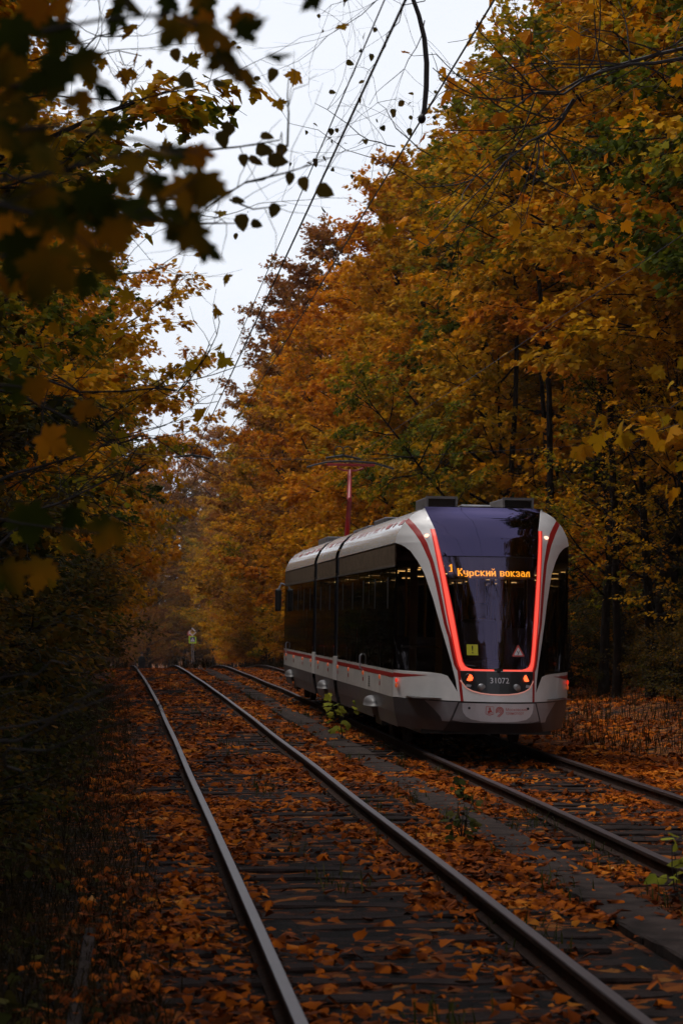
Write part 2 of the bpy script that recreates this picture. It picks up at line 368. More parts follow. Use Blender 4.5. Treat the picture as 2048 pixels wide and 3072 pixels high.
for tcx, y0, y1, nm, gr in ((TL, 8.2, 100, 'weathered wooden sleeper lying under the empty left track', 'sleepers of the empty left track'),
                            (TR, 17.5, 62, 'weathered wooden sleeper lying under the track of the tram', "sleepers of the tram's track")):
    y = y0; k = 0
    while y < y1:
        x = tcx + float(trackx(y)) + random.uniform(-.05, .05)
        o = link('sleeper', SLM[random.randrange(7)], loc=(x, y, float(lz(y)) - .035 + random.uniform(-.012, .008)), rot=(0, 0, random.uniform(-.025, .025)))
        if random.random() < .5: o.rotation_euler.z += math.pi
        tag(o, nm, 'sleeper', gr)
        if k < 44:
            for sx in (-1, 1):
                p = link('tie_plate', TPM, o); p.location = ((tcx + float(trackx(y)) + sx * .797 - x) * math.cos(o.rotation_euler.z), 0, .036 + .035 - .07 + .04)
        y += .598 + random.uniform(-.03, .03); k += 1
# concrete trough slabs between the tracks
for k in range(46):
    y = 8 + k * 2.0; random.seed(700 + k)
    bm = bmesh.new(); bmesh.ops.create_cube(bm, size=1)
    bmesh.ops.subdivide_edges(bm, edges=[e for e in bm.edges if abs(e.verts[0].co.y - e.verts[1].co.y) > .5], cuts=7)
    for v in bm.verts: v.co = Vector((v.co.x * .44, v.co.y * 1.97, v.co.z * .10))
    bmesh.ops.bevel(bm, geom=[e for e in bm.edges if e.calc_face_angle(0) > 1], offset=.012, segments=1, affect='EDGES')
    for v in bm.verts:
        v.co.x += random.uniform(-.008, .008); v.co.z += random.uniform(-.004, .004)
    me = bpy.data.meshes.new('concrete_slab'); bm.to_mesh(me); bm.free(); me.materials.append(M['concrete'])
    tag(link('concrete_slab', me, loc=(3.47 + float(trackx(y)), y, float(lz(y)) + .012 + random.uniform(-.012, .012)), rot=(random.uniform(-.008, .008), random.uniform(-.03, .03), random.uniform(-.012, .012))),
        'flat grey concrete slab in the strip between the two tracks', 'concrete slab', 'concrete slabs between the tracks')
b = MB(); b.box(-.035, .035, -2.6, 2.6, -.12, .06, .012)
tag(b.build('concrete_kerb', M['concrete'], loc=(-.21, 13.2, .0), rot=(0, .05, -.012)), 'half buried pale concrete kerb in the dry grass at bottom left', 'kerb')

# ------------------------------------------------------------------ leaves and trees
def outline(pts): return np.array(pts + [(-x, y) for (x, y) in pts[-2:0:-1]], float)
MAPLE = outline([(0, .0), (.30, -.10), (.28, .10), (.56, .30), (.34, .46), (.25, .72), (.0, 1.0)])
MAPLE_FINE = outline([(0, .0), (.16, -.10), (.33, -.10), (.27, .06), (.47, .10), (.42, .19), (.62, .40), (.50, .42), (.45, .53), (.24, .44), (.30, .62), (.21, .66), (.17, .82), (.08, .80), (.0, 1.04)])
OVATE = outline([(0, .0), (.28, .04), (.42, .32), (.26, .72), (.0, 1.0)])
QUAD = np.array([(0, 0), (.45, .4), (0, 1), (-.45, .4)], float)
def leaves(rng, pos, dirv, up, size, shape, cup=.25, flat=False):
    """pos (n,3) stalk ends; dirv (n,3) leaf axis; up (n,3) rough normal -> verts and fan triangles"""
    n = len(pos); ny_ = dirv / np.linalg.norm(dirv, axis=1, keepdims=True)
    nx_ = np.cross(ny_, up); nx_ /= np.linalg.norm(nx_, axis=1, keepdims=True) + 1e-9
    nz_ = np.cross(nx_, ny_)
    k = len(shape); pts = np.vstack([shape, [[0, .34]]])
    cu = rng.uniform(-.3, 1, n) * cup; dr = rng.uniform(-.2, 1, n) * cup
    zz = -np.abs(pts[:, 0])[None] * cu[:, None] * 1.6 - (pts[:, 1][None] ** 2) * dr[:, None] * .8
    sx = size[:, None]
    V = pos[:, None] + nx_[:, None] * (pts[:, 0][None, :, None] * sx[..., None]) + ny_[:, None] * (pts[:, 1][None, :, None] * sx[..., None]) + nz_[:, None] * (zz * sx)[..., None]
    base = (np.arange(n) * (k + 1))[:, None]
    a = np.arange(k); tri = np.stack([np.full(k, k), a, (a + 1) % k], 1)
    T = (base[:, :, None] + tri[None]).reshape(-1, 3)
    return V.reshape(-1, 3), T
def tubes(paths, n):
    """list of (pts (k,3), radii (k)) -> arrays; all paths share k"""
    Pp = np.stack([p for p, r in paths]); Rr = np.stack([r for p, r in paths]); m, k, _ = Pp.shape
    d = np.gradient(Pp, axis=1); d /= np.linalg.norm(d, axis=2, keepdims=True) + 1e-9
    ref = np.where(np.abs(d[..., 2:3]) > .9, np.array([1., 0, 0]), np.array([0, 0, 1.]))
    a = np.cross(d, ref); a /= np.linalg.norm(a, axis=2, keepdims=True) + 1e-9
    b_ = np.cross(d, a); t = np.arange(n) * 2 * np.pi / n
    V = Pp[:, :, None] + Rr[:, :, None, None] * (a[:, :, None] * np.cos(t)[:, None] + b_[:, :, None] * np.sin(t)[:, None])
    idx = np.arange(m * k * n).reshape(m, k, n)
    q = np.stack([idx[:, :-1], np.roll(idx[:, :-1], -1, 2), np.roll(idx[:, 1:], -1, 2), idx[:, 1:]], -1).reshape(-1, 4)
    return V.reshape(-1, 3), q
def curve(rng, p, d, L, k, bend, wob):
    pts = [np.array(p, float)]; d = np.array(d, float); d /= np.linalg.norm(d)
    for i in range(k - 1):
        d = d + np.array([0, 0, bend / (k - 1)]) + rng.normal(0, wob, 3); d /= np.linalg.norm(d)
        pts.append(pts[-1] + d * L / (k - 1))
    return np.array(pts)
def make_tree(seed, H, Rad, zb, nlimb, nleaf, lsize, shape=MAPLE, r0=None, upright=0., droop=.3, sparse=0., nsec=8, ntw=5):
    rng = np.random.default_rng(seed); r0 = r0 or .011 * H + .03
    tr = curve(rng, (0, 0, -.3), (rng.normal(0, .04), rng.normal(0, .04), 1), H * .96, 12, .25, .035)
    th = np.linspace(0, 1, 12); trr = r0 * (1 - th) ** .8 + .015; trr[0] *= 1.35
    P1, P2, P3 = [], [], []; tw_start, tw_dir, tw_len = [], [], []
    az = rng.uniform(0, 6.28)
    for i in range(nlimb):
        f = (i + rng.uniform(0, 1)) / nlimb; h = zb + (H * .95 - zb) * f
        tt = np.clip((h + .3) / (H * .96), 0, 1) * 11; j = min(int(tt), 10); p = tr[j] + (tr[j + 1] - tr[j]) * (tt - j)
        az += 2.4 + rng.normal(0, .35)
        L = Rad * (1 - f) ** .6 * (.62 + .38 * min(1, f / .25)) * rng.uniform(.75, 1.2) + .35
        el = R(8 + 48 * f + 20 * upright) + rng.normal(0, .14)
        d = np.array([math.cos(az) * math.cos(el), math.sin(az) * math.cos(el), math.sin(el)])
        lp = curve(rng, p, d, L, 7, .35 - .5 * droop, .07); rr = np.linspace(max(.012, .017 * L), .008, 7)
        P1.append((lp, rr))
        ns = max(3, int(nsec * (.5 + .5 * L / Rad)))
        for s in range(ns):
            u = .22 + .78 * (s + rng.uniform(.2, .9)) / ns; q = u * 6; j = min(int(q), 5); p2 = lp[j] + (lp[j + 1] - lp[j]) * (q - j)
            dd = lp[j + 1] - lp[j]; dd /= np.linalg.norm(dd)
            side = np.cross(dd, [0, 0, 1.]); side /= np.linalg.norm(side) + 1e-9
            sg = 1 if s % 2 else -1
            d2 = dd * rng.uniform(.5, .9) + side * sg * rng.uniform(.5, 1.0) + np.array([0, 0, rng.normal(-.05, .22)])
            L2 = (L * .42 * (1.15 - .6 * u) + .35) * rng.uniform(.7, 1.25)
            sp = curve(rng, p2, d2, L2, 5, -.25 * droop, .10); P2.append((sp, np.linspace(.012 + .003 * L2, .005, 5)))
            for w in range(ntw):
                u2 = .15 + .85 * (w + rng.uniform(.1, 1)) / ntw; q = min(u2, 1) * 4; j = min(int(q), 3); p3 = sp[j] + (sp[j + 1] - sp[j]) * (q - j)
                d3 = (sp[j + 1] - sp[j]); d3 /= np.linalg.norm(d3)
                sd = np.cross(d3, [0, 0, 1.]); sd /= np.linalg.norm(sd) + 1e-9
                d4 = d3 * .8 + sd * (1 if w % 2 else -1) * rng.uniform(.4, 1) + np.array([0, 0, rng.normal(-.1, .25)])
                d4 /= np.linalg.norm(d4); L3 = rng.uniform(.35, .85) * (.6 + .1 * Rad)
                if rng.random() > sparse:
                    tw_start.append(p3); tw_dir.append(d4); tw_len.append(L3)
                tp = curve(rng, p3, d4, L3, 3, -.2, .08); P3.append((tp, np.linspace(.006, .003, 3)))
    V1, Q1 = tubes([(tr, trr)], 9); V2, Q2 = tubes(P1, 5); V3, Q3 = tubes(P2, 4)
    wood = np_mesh('trunk', np.vstack([V1, V2, V3]), [Q1, Q2 + len(V1), Q3 + len(V1) + len(V2)], [M['bark']], smooth=True)
    ts, td, tl_ = np.array(tw_start), np.array(tw_dir), np.array(tw_len)
    ii = rng.integers(0, len(ts), nleaf); u = rng.uniform(.1, 1.05, nleaf)
    pos = ts[ii] + td[ii] * (tl_[ii] * u)[:, None] + rng.normal(0, .07, (nleaf, 3))
    out = td[ii] + rng.normal(0, .55, (nleaf, 3)); out[:, 2] -= .15 + droop * .7
    up = np.array([0, 0, 1.]) + rng.normal(0, .36, (nleaf, 3)) + td[ii] * .35
    V, T = leaves(rng, pos, out, up, lsize * rng.uniform(.6, 1.2, nleaf), shape)
    V4, Q4 = tubes(P3, 3)
    mi = np.concatenate([np.zeros(len(T)), np.ones(len(Q4))])
    return wood, (np.vstack([V, V4]), [T, Q4 + len(V)], mi)
def crown_mesh(data, leafm): return np_mesh('crown', data[0], data[1], [leafm, M['twig']], data[2])
SPEC = dict(tall_a=(11, 17, 4.9, 2.2, 30, 24000, .155), tall_b=(12, 18.5, 4.6, 3.0, 32, 24000, .15), tall_c=(13, 16, 5.2, 1.8, 28, 24000, .155),
            tall_d=(14, 19.5, 4.4, 7.0, 26, 13000, .155), mid_a=(15, 11, 3.6, 1.2, 24, 15000, .14), mid_b=(16, 9, 3.4, .8, 22, 14000, .135),
            tall_e=(21, 18, 5.0, 5.0, 30, 22000, .15), pole=(22, 17, 2.6, 9.5, 16, 3500, .15),
            thin=(17, 15, 3.8, 3.0, 26, 4500, .14), bush_a=(18, 3.6, 1.8, .25, 16, 5000, .095), bush_b=(19, 2.4, 1.5, .15, 14, 4000, .085))
TREE = {}
for k, a in SPEC.items():
    kw = {}
    if k == 'thin': kw = dict(droop=.1, upright=.6, sparse=.3)
    if k.startswith('bush'): kw = dict(droop=.35, upright=.5, nsec=6, ntw=4, shape=OVATE)
    if k == 'pole': kw = dict(r0=.085, nsec=5, ntw=4)
    if k.startswith('mid'): kw = dict(r0=.07)
    if k == 'tall_d': kw = dict(sparse=.2)
    TREE[k] = make_tree(*a, **kw)
CROWN = {}
def plant(name, kind, leafm, x, y, label, cat, group, sc=1., rz=None, tilt=(0, 0), h=None):
    key = (kind, leafm)
    if key not in CROWN: CROWN[key] = crown_mesh(TREE[kind][1], M[leafm])
    rz = random.uniform(0, 6.28) if rz is None else rz
    o = empty(name, (x, y, float(gz(x, y))), (tilt[0], tilt[1], rz), label, cat, group); o.scale = (sc, sc, sc * (h or random.uniform(.93, 1.07)))
    if kind.startswith('bush'):
        link('stems', TREE[kind][0], o); link('foliage', CROWN[key], o)
    else:
        link('trunk', TREE[kind][0], o); link('crown', CROWN[key], o)
    return o
random.seed(21)
LM = ['leaf_gold', 'leaf', 'leaf_orange', 'leaf_gold', 'leaf_green', 'leaf_gold']
# right wall of trees beside the tram
k = 0; y = 22.5
while y < 98:
    x = float(np.interp(y, [22, 55, 66, 80], [12.3, 12.6, 12.0, 10.7])) + random.uniform(-.5, .8) + float(trackx(y)); kd = 'tall_e' if y < 57 and k % 4 else ['tall_a', 'tall_b', 'tall_c'][k % 3]
    lm = LM[(k * 5 + 1) % 6]
    plant('maple_tree', kd, lm, x, y, 'tall autumn maple in the front row of trees right of the tram track', 'tree', 'maples along the right of the tram track', random.uniform(.95, 1.08), tilt=(0, -.03))
    y += random.uniform(4.6, 6.0); k += 1
y = 24; k = 0
while y < 100:
    plant('maple_tree', ['tall_d', 'tall_b', 'tall_d'][k % 3], ['leaf', 'leaf_gold', 'leaf_orange'][(k * 2) % 3], 15.5 + random.uniform(-1.6, 1.8), y, 'tall dark trunked maple deep in the wood behind the right front row', 'tree', 'maples deep in the right hand wood', random.uniform(.95, 1.15))
    y += random.uniform(4.5, 6.5); k += 1
y = 30; k = 0
while y < 96:
    plant('maple_tree', ['tall_d', 'tall_a', 'tall_d'][k % 3], ['leaf_green', 'leaf', 'leaf'][k % 3], 22 + random.uniform(-2, 3), y, 'tall dark trunked maple deep in the wood behind the right front row', 'tree', 'maples deep in the right hand wood', random.uniform(1, 1.15))
    y += random.uniform(6, 9); k += 1
# younger, lower maples that fill the front of the right wall
for k, (x, y) in enumerate([(9.6, 62), (9.5, 68), (9.3, 74), (9.1, 80), (8.9, 87), (8.7, 94)]):
    plant('young_maple', ['mid_a', 'mid_b'][k % 2], ['leaf_orange', 'leaf_gold', 'leaf', 'leaf_gold'][k % 4], x, y, 'young bushy maple at the edge of the right hand wood beyond the tram', 'tree', 'young maples at the right edge of the wood', random.uniform(.8, 1.05))
for k in range(24):
    y = 34 + k * 1.75 + random.uniform(-.6, .6); x = random.choice([12, 13.5, 15, 17, 19] if y < 50 else [9.8, 10.8, 12, 14, 16.5, 19]) + random.uniform(-.6, .8)
    plant('slim_tree', 'pole', random.choice(['leaf_gold', 'leaf', 'leaf_green']), x, y, 'slim dark trunk with a small high crown in the shade right of the tram', 'tree', 'slim trunks in the shade right of the tram', random.uniform(.85, 1.1), tilt=(random.gauss(0, .05), random.gauss(0, .07)))
for k in range(18):
    plant('young_maple', ['mid_a', 'mid_b'][k % 2], ['leaf_green', 'leaf'][k % 2], random.uniform(17, 24), 36 + k * 2.6, 'low bushy young maple in the dark depth of the right hand wood', 'tree', 'undergrowth maples deep in the right hand wood', random.uniform(.8, 1.1))
for k in range(30):
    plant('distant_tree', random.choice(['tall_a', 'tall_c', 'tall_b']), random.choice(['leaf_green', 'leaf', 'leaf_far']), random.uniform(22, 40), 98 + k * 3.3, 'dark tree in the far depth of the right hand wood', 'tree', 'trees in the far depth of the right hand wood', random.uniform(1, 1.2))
for k in range(7):
    plant('young_maple', 'thin', ['leaf_gold', 'leaf', 'leaf_green'][k % 3], 9.6 + random.uniform(0, 3.2), 35 + k * 3.4, 'thin young maple with scattered leaves in the shade right of the tram', 'tree', 'thin young maples in the shade right of the tram', random.uniform(.42, .62))
plant('fallen_tree', 'pole', 'leaf_green', 11.6, 57, 'dark dead trunk leaning steeply left among the trees right of the tram', 'tree', None, .6, rz=0, tilt=(0, -.62))
for k in range(34):  # back rows on both sides, added to keep side light out of the wood
    plant('maple_tree', ['tall_c', 'tall_a'][k % 2], ['leaf_green', 'leaf'][k % 2], 44 + random.uniform(-3, 8), -30 + k * 5.2, 'tall maple at the far back of the right hand wood', 'tree', 'maples at the far back of the right hand wood', random.uniform(1.05, 1.2))
for k in range(26):
    plant('maple_tree', ['tall_c', 'tall_a'][k % 2], ['leaf_green', 'leaf'][k % 2], -18 + random.uniform(-5, 3), -30 + k * 5.2, 'tall maple at the far back of the left hand wood', 'tree', 'maples at the far back of the left hand wood', random.uniform(1.0, 1.2))
# left wall
y = 27; k = 0
while y < 98:
    kd = ['tall_c', 'mid_a', 'tall_a', 'thin', 'tall_b'][k % 5]
    plant('maple_tree', kd, ['leaf', 'leaf_green', 'leaf_gold', 'leaf', 'leaf_green'][k % 5], (-4.7 if y < 62 else -2.75) + random.uniform(-.6, .4) + float(trackx(y)), y, 'tall maple of green and amber leaves in the front row left of the empty track', 'tree', 'maples along the left of the empty track', random.uniform(.9, 1.02), tilt=(0, .03))
    y += random.uniform(4.2, 5.6); k += 1
y = 18; k = 0
while y < 100:
    plant('maple_tree', ['tall_b', 'tall_d', 'tall_a'][k % 3], ['leaf_green', 'leaf_green', 'leaf'][k % 3], -9.5 + random.uniform(-1.5, 1.5), y, 'tall maple standing behind the front row on the left bank', 'tree', 'maples behind the left bank', random.uniform(.95, 1.12))
    y += random.uniform(5, 7.5); k += 1
for k, (x, y) in enumerate([(-4.0, 31), (-3.8, 37), (-3.6, 44), (-3.6, 52), (-3.5, 60), (-3.6, 68), (-3.7, 77), (-4.0, 88)]):
    plant('young_maple', ['mid_b', 'mid_a'][k % 2], ['leaf_dark', 'leaf_green', 'leaf'][k % 3], x, y, 'young bushy green and amber maple on the left bank', 'tree', 'young maples on the left bank', random.uniform(.75, .95))
# beyond the crest: the wood closes in on both sides and across the end
y = 102; k = 0
while y < 300:
    cx = float(trackx(y))
    los = .0299 * y + 5.3 if y < 268 else -99
    for (x, g, lb) in ((max(cx + 9.6, los) + random.uniform(0, .8), 'distant trees right of the track', 'hazy orange tree beyond the crest on the right of the track'),
                   (cx - 2.3 + random.uniform(-1.0, .8), 'distant trees left of the track', 'hazy amber tree beyond the crest on the left of the track'),
                   (max(cx + 16, los + 6) + random.uniform(-1.5, 2), 'distant trees right of the track', 'hazy orange tree beyond the crest on the right of the track'),
                   (cx - 10 + random.uniform(-2, 2), 'distant trees left of the track', 'hazy amber tree beyond the crest on the left of the track')):
        kd = random.choice(['tall_a', 'tall_b', 'tall_c', 'tall_a'])
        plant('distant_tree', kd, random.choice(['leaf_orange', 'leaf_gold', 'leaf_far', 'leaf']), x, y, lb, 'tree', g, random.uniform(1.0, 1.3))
    y += random.uniform(6.5, 9) * (1 + (y - 100) / 220); k += 1
for k in range(34):
    x = -30 + k * 1.7 + random.uniform(-1, 1); y = 312 + random.uniform(-12, 16)
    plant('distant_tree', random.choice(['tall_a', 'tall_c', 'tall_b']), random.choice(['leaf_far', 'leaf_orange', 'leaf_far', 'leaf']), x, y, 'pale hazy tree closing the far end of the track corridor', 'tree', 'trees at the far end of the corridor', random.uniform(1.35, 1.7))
for k in range(20):
    plant('distant_shrub', random.choice(['mid_b', 'mid_a']), random.choice(['leaf_far', 'leaf_orange']), -12 + k * 1.5, 286 + random.uniform(-4, 6), 'low hazy bush across the far end of the track corridor', 'shrub', 'bushes at the far end of the corridor', random.uniform(.6, .95))
for k in range(40):
    y = 30 + k * 2.2 + random.uniform(-2, 2); x = random.uniform(21, 38)
    plant('young_maple', random.choice(['mid_a', 'mid_b']), random.choice(['leaf_green', 'leaf', 'leaf_green']), x, y, 'low bushy young maple in the dark depth of the right hand wood', 'tree', 'undergrowth maples deep in the right hand wood', random.uniform(.7, 1.1))
for k in range(16):
    plant('maple_tree', random.choice(['tall_a', 'tall_b', 'tall_d']), random.choice(['leaf', 'leaf_green']), random.uniform(30, 46), 40 + k * 5.5 + random.uniform(-2, 2), 'tall dark trunked maple deep in the wood behind the right front row', 'tree', 'maples deep in the right hand wood', random.uniform(1, 1.2))
for k in range(24):
    y = 24 + k * 3.4; plant('young_maple', random.choice(['mid_a', 'mid_b']), random.choice(['leaf_green', 'leaf', 'leaf_orange']), random.uniform(-16, -6), y, 'low bushy young maple behind the front row on the left bank', 'tree', 'undergrowth maples behind the left bank', random.uniform(.8, 1.1))
for k in range(70):
    y = 98 + 200 * (k / 70) ** 1.5; cx = float(trackx(y)); sd_ = (-1, 1)[k % 2]
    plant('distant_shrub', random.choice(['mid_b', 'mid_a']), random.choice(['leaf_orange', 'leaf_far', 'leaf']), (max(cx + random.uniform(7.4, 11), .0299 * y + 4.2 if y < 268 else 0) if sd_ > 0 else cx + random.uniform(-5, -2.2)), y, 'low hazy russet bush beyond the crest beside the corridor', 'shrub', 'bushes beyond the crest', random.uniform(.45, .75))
# the same wood goes on beside and behind the camera
for (x, y, kd) in [(-6.5, 14, 'tall_a'), (-6, 5, 'tall_c'), (-10.5, -13, 'tall_a'), (-11, -23, 'tall_c'), (-11, -34, 'tall_b'), (-11, -46, 'tall_a'), (9.2, 4, 'tall_d'), (9.4, 11, 'tall_d'), (9.0, -4, 'tall_d'), (11.5, 14, 'tall_b'), (11, 5, 'tall_a'), (11, -5, 'tall_c'),
                   (10.5, -15, 'tall_a'), (10.5, -26, 'tall_b'), (10.5, -38, 'tall_c'), (-3.0, 13.5, 'tall_d'), (-3.3, 8, 'tall_d'), (-3.4, 2, 'tall_d'), (-3.6, 18.5, 'tall_d'), (-8, 20, 'tall_b'), (-7.5, 24, 'tall_c'), (16, 9, 'tall_b'), (17, -8, 'tall_a'), (-11, 8, 'tall_b'), (-11, -9, 'tall_a'), (3, -62, 'tall_b'), (-3, -60, 'tall_a'), (8, -60, 'tall_c'), (-12, -28, 'tall_b'), (17, -25, 'tall_b')]:
    plant('maple_tree', kd, random.choice(['leaf', 'leaf_green', 'leaf_orange']), x, y, 'maple of the same wood standing outside the view beside the tracks', 'tree', 'maples beside and behind the viewpoint', 1.05)  # unseen crowns added to shade near ground and shape the windscreen's reflection
# shrubs
random.seed(77)
for k in range(60):
    y = 16 + k * 1.35 + random.uniform(-.8, .8); x = -1.5 - random.uniform(0, 2.0) + (-.9 if y < 26 else 0) + float(trackx(y))
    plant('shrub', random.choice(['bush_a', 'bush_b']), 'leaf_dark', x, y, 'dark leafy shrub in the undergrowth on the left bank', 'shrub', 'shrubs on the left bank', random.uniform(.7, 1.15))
for k in range(18):
    y = 56 + k * 2.5 + random.uniform(-1, 1); x = 8.9 + random.uniform(-.3, 2.0) + float(trackx(y))
    plant('shrub', random.choice(['bush_a', 'bush_b']), random.choice(['leaf_green', 'leaf', 'leaf_orange']), x, y, 'amber leafed shrub at the foot of the trees right of the tram', 'shrub', 'shrubs at the foot of the right hand wood', random.uniform(.7, 1.1))

for k in range(20):
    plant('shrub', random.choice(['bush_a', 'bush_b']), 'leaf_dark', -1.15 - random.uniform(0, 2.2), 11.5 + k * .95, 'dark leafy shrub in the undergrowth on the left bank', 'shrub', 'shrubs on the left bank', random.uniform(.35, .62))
for k in range(26):
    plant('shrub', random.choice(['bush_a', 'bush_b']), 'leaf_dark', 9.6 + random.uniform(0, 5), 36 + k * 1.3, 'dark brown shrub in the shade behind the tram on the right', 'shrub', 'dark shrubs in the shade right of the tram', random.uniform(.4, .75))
for k in range(26):
    plant('distant_shrub', 'bush_a', 'leaf_far', -16 + k * 1.2, 296 + random.uniform(-4, 4), 'low hazy bush across the far end of the track corridor', 'shrub', 'bushes at the far end of the corridor', random.uniform(1.3, 1.9))
# ------------------------------------------------------------------ ground cover
rng = np.random.default_rng(8)
def litter(n, y0, y1, xa, xb, size, dens, shape=MAPLE, pw=1.0):
    out = []
    while sum(len(o) for o in out) < n:
        u = rng.uniform(0, 1, n * 2) ** pw; y = y0 + (y1 - y0) * u; x = rng.uniform(xa, xb, n * 2)
        keep = rng.uniform(0, 1, n * 2) < dens(x, y)
        out.append(np.stack([x, y], 1)[keep])
    p = np.concatenate(out)[:n]; x = p[:, 0] + trackx(p[:, 1]); y = p[:, 1]
    z = gz(x, y) + rng.uniform(.025, .075, n)
    ang = rng.uniform(0, 6.28, n); d = np.stack([np.cos(ang), np.sin(ang), rng.normal(0, .14, n)], 1)
    up = np.array([0, 0, 1.]) + rng.normal(0, .24, (n, 3))
    return leaves(rng, np.stack([x, y, z], 1), d, up, size * rng.uniform(.35, 1.3, n), shape, cup=.9)
def dens(x, y):
    d = np.full_like(x, .55)
    for t in (TL, TR):
        u = np.abs(x - t)
        d = np.where(u < 1.35, .09 + .34 * sst(24, 50, y) + (.40 - .25 * sst(24, 50, y)) * sst(.2, .72, u), d)
        d = np.where(np.abs(u - .797) < .06, .0, d)
    d = np.where(np.abs(x - 3.47) < .22, .16, d)
    d = np.where(x < .3, .28 * sst(-.5, .4, x) + .025, d)
    d = d * (.5 + .5 * sst(13, 28, y))
    d = np.where(x > 6.6, .6, d)
    n_ = np.sin(x * 2.1 + y * .9) * np.sin(y * 1.3 - x * .7) + .6 * np.sin(y * .53 + 1.3 * x)
    return d * np.clip(.62 + .85 * n_, .05, 1.5)
parts = [litter(15000, 9, 34, -2.4, 6.6, .088, dens), litter(12000, 9, 34, -2.4, 6.6, .062, dens, OVATE), litter(30000, 30, 98, -.7, 7.2, .115, dens, pw=1.1), litter(16000, 24, 75, 6.6, 15, .12, dens, pw=1.1)]
V, T = [], []; off = 0
for v, t in parts: V.append(v); T.append(t + off); off += len(v)
tag(link('fallen_leaves', np_mesh('fallen_leaves', np.vstack(V), [np.vstack(T)], [M['litter']])), 'carpet of orange and brown fallen leaves over the tracks and banks', 'fallen leaves', kind='stuff')
# grass: thin dry blades on the left bank, short green blades along the concrete strip and the rails
def blades(n, x, y, h, w, lean):
    z = gz(x, y) - .01; ang = rng.uniform(0, 6.28, n); l = rng.uniform(.15, 1, n) * lean
    wx, wy = -np.sin(ang) * w, np.cos(ang) * w; dx, dy = np.cos(ang) * l, np.sin(ang) * l
    p0 = np.stack([x - wx, y - wy, z], 1); p1 = np.stack([x + wx, y + wy, z], 1)
    m0 = np.stack([x + dx * .35 * h - wx * .7, y + dy * .35 * h - wy * .7, z + .6 * h], 1); m1 = np.stack([x + dx * .35 * h + wx * .7, y + dy * .35 * h + wy * .7, z + .6 * h], 1)
    t = np.stack([x + dx * h, y + dy * h, z + h * (1 - .3 * l)], 1)
    V = np.stack([p0, p1, m1, m0, t], 1).reshape(-1, 3); b_ = (np.arange(n) * 5)[:, None]
    return V, (b_ + np.array([[0, 1, 2, 3]])), (b_ + np.array([[3, 2, 4]]))
n = 90000
yy = 8 + 62 * rng.uniform(0, 1, n) ** 1.5; xx = .1 - 5.5 * rng.uniform(0, 1, n) ** 1.3 + rng.normal(0, .25, n)
xx = np.minimum(xx, .35 - .25 * rng.uniform(0, 1, n)) + trackx(yy)
hh = rng.uniform(.08, .62, n) * (.35 + .65 * sst(0, -1.8, xx))
V, q, t = blades(n, xx, yy, hh, rng.uniform(.002, .006, n), 2.0)
tag(link('dry_grass', np_mesh('dry_grass', V, [q, t], [M['dry']])), 'dark tangle of dry brown grass on the left bank', 'grass', kind='stuff')
n = 13000
yy = 8.5 + 60 * rng.uniform(0, 1, n) ** 1.4; xx = np.minimum(-.5 - 5 * rng.uniform(0, 1, n) ** 1.2 + rng.normal(0, .3, n), -.1) + trackx(yy)
k_ = np.sin(xx * 2.3 + yy * 1.1) + np.sin(yy * 1.7 - xx) > -.3; xx, yy = xx[k_], yy[k_]; n = len(xx)
zz = gz(xx, yy) + rng.uniform(.02, .5, n) * sst(0, -1.5, xx - trackx(yy)); a_ = rng.uniform(0, 6.28, n)
V, T = leaves(rng, np.stack([xx, yy, zz], 1), np.stack([np.cos(a_), np.sin(a_), rng.normal(-.2, .4, n)], 1), np.array([0, 0, 1.]) + rng.normal(0, .5, (n, 3)), .075 * rng.uniform(.5, 1.3, n), OVATE, cup=.6)
tag(link('undergrowth', np_mesh('undergrowth', V, [T], [M['weed']])), 'low dark leafy undergrowth among the dry grass on the left bank', 'undergrowth', kind='stuff')
n = 9000
yy = 9 + 70 * rng.uniform(0, 1, n) ** 1.3; c_ = rng.integers(0, 6, n)
xx = np.choose(c_, [3.2, 3.78, 2.55, 4.1, 5.9, 1.65]) + rng.normal(0, .10, n)
keep = (np.sin(yy * 1.9 + c_ * 2.2) + np.sin(yy * .77 + c_)) > .55; xx, yy = xx[keep] + trackx(yy[keep]), yy[keep]; n = len(xx)
V, q, t = blades(n, xx, yy, rng.uniform(.05, .24, n), rng.uniform(.003, .008, n), .9)
tag(link('green_grass', np_mesh('green_grass', V, [q, t], [M['weed']])), 'short dark green grass tufts between the rails and the concrete strip', 'grass', kind='stuff')
n = 12000
yy = 34 + 60 * rng.uniform(0, 1, n); xx = 7.2 + 6 * rng.uniform(0, 1, n) ** 1.2
V, q, t = blades(n, xx + trackx(yy), yy, rng.uniform(.06, .4, n), rng.uniform(.004, .009, n), 1.)
tag(link('verge_grass', np_mesh('verge_grass', V, [q, t], [M['dry']])), 'thin brown grass growing through the leaves right of the tram track', 'grass', kind='stuff')
n = 9000
yy = 96 + 110 * rng.uniform(0, 1, n) ** 1.6; xx = rng.uniform(-3, 8.5, n); u_ = np.minimum(np.abs(xx - TL), np.abs(xx - TR)); k_ = u_ > .95; xx, yy = xx[k_] + trackx(yy[k_]), yy[k_]; n = len(xx)
V, q, t = blades(n, xx, yy, rng.uniform(.2, .75, n), rng.uniform(.005, .014, n), 1.1)
tag(link('tall_grass', np_mesh('tall_grass', V, [q, t], [M['dry']])), 'tall brown grass beyond the crest between and beside the tracks', 'grass', kind='stuff')
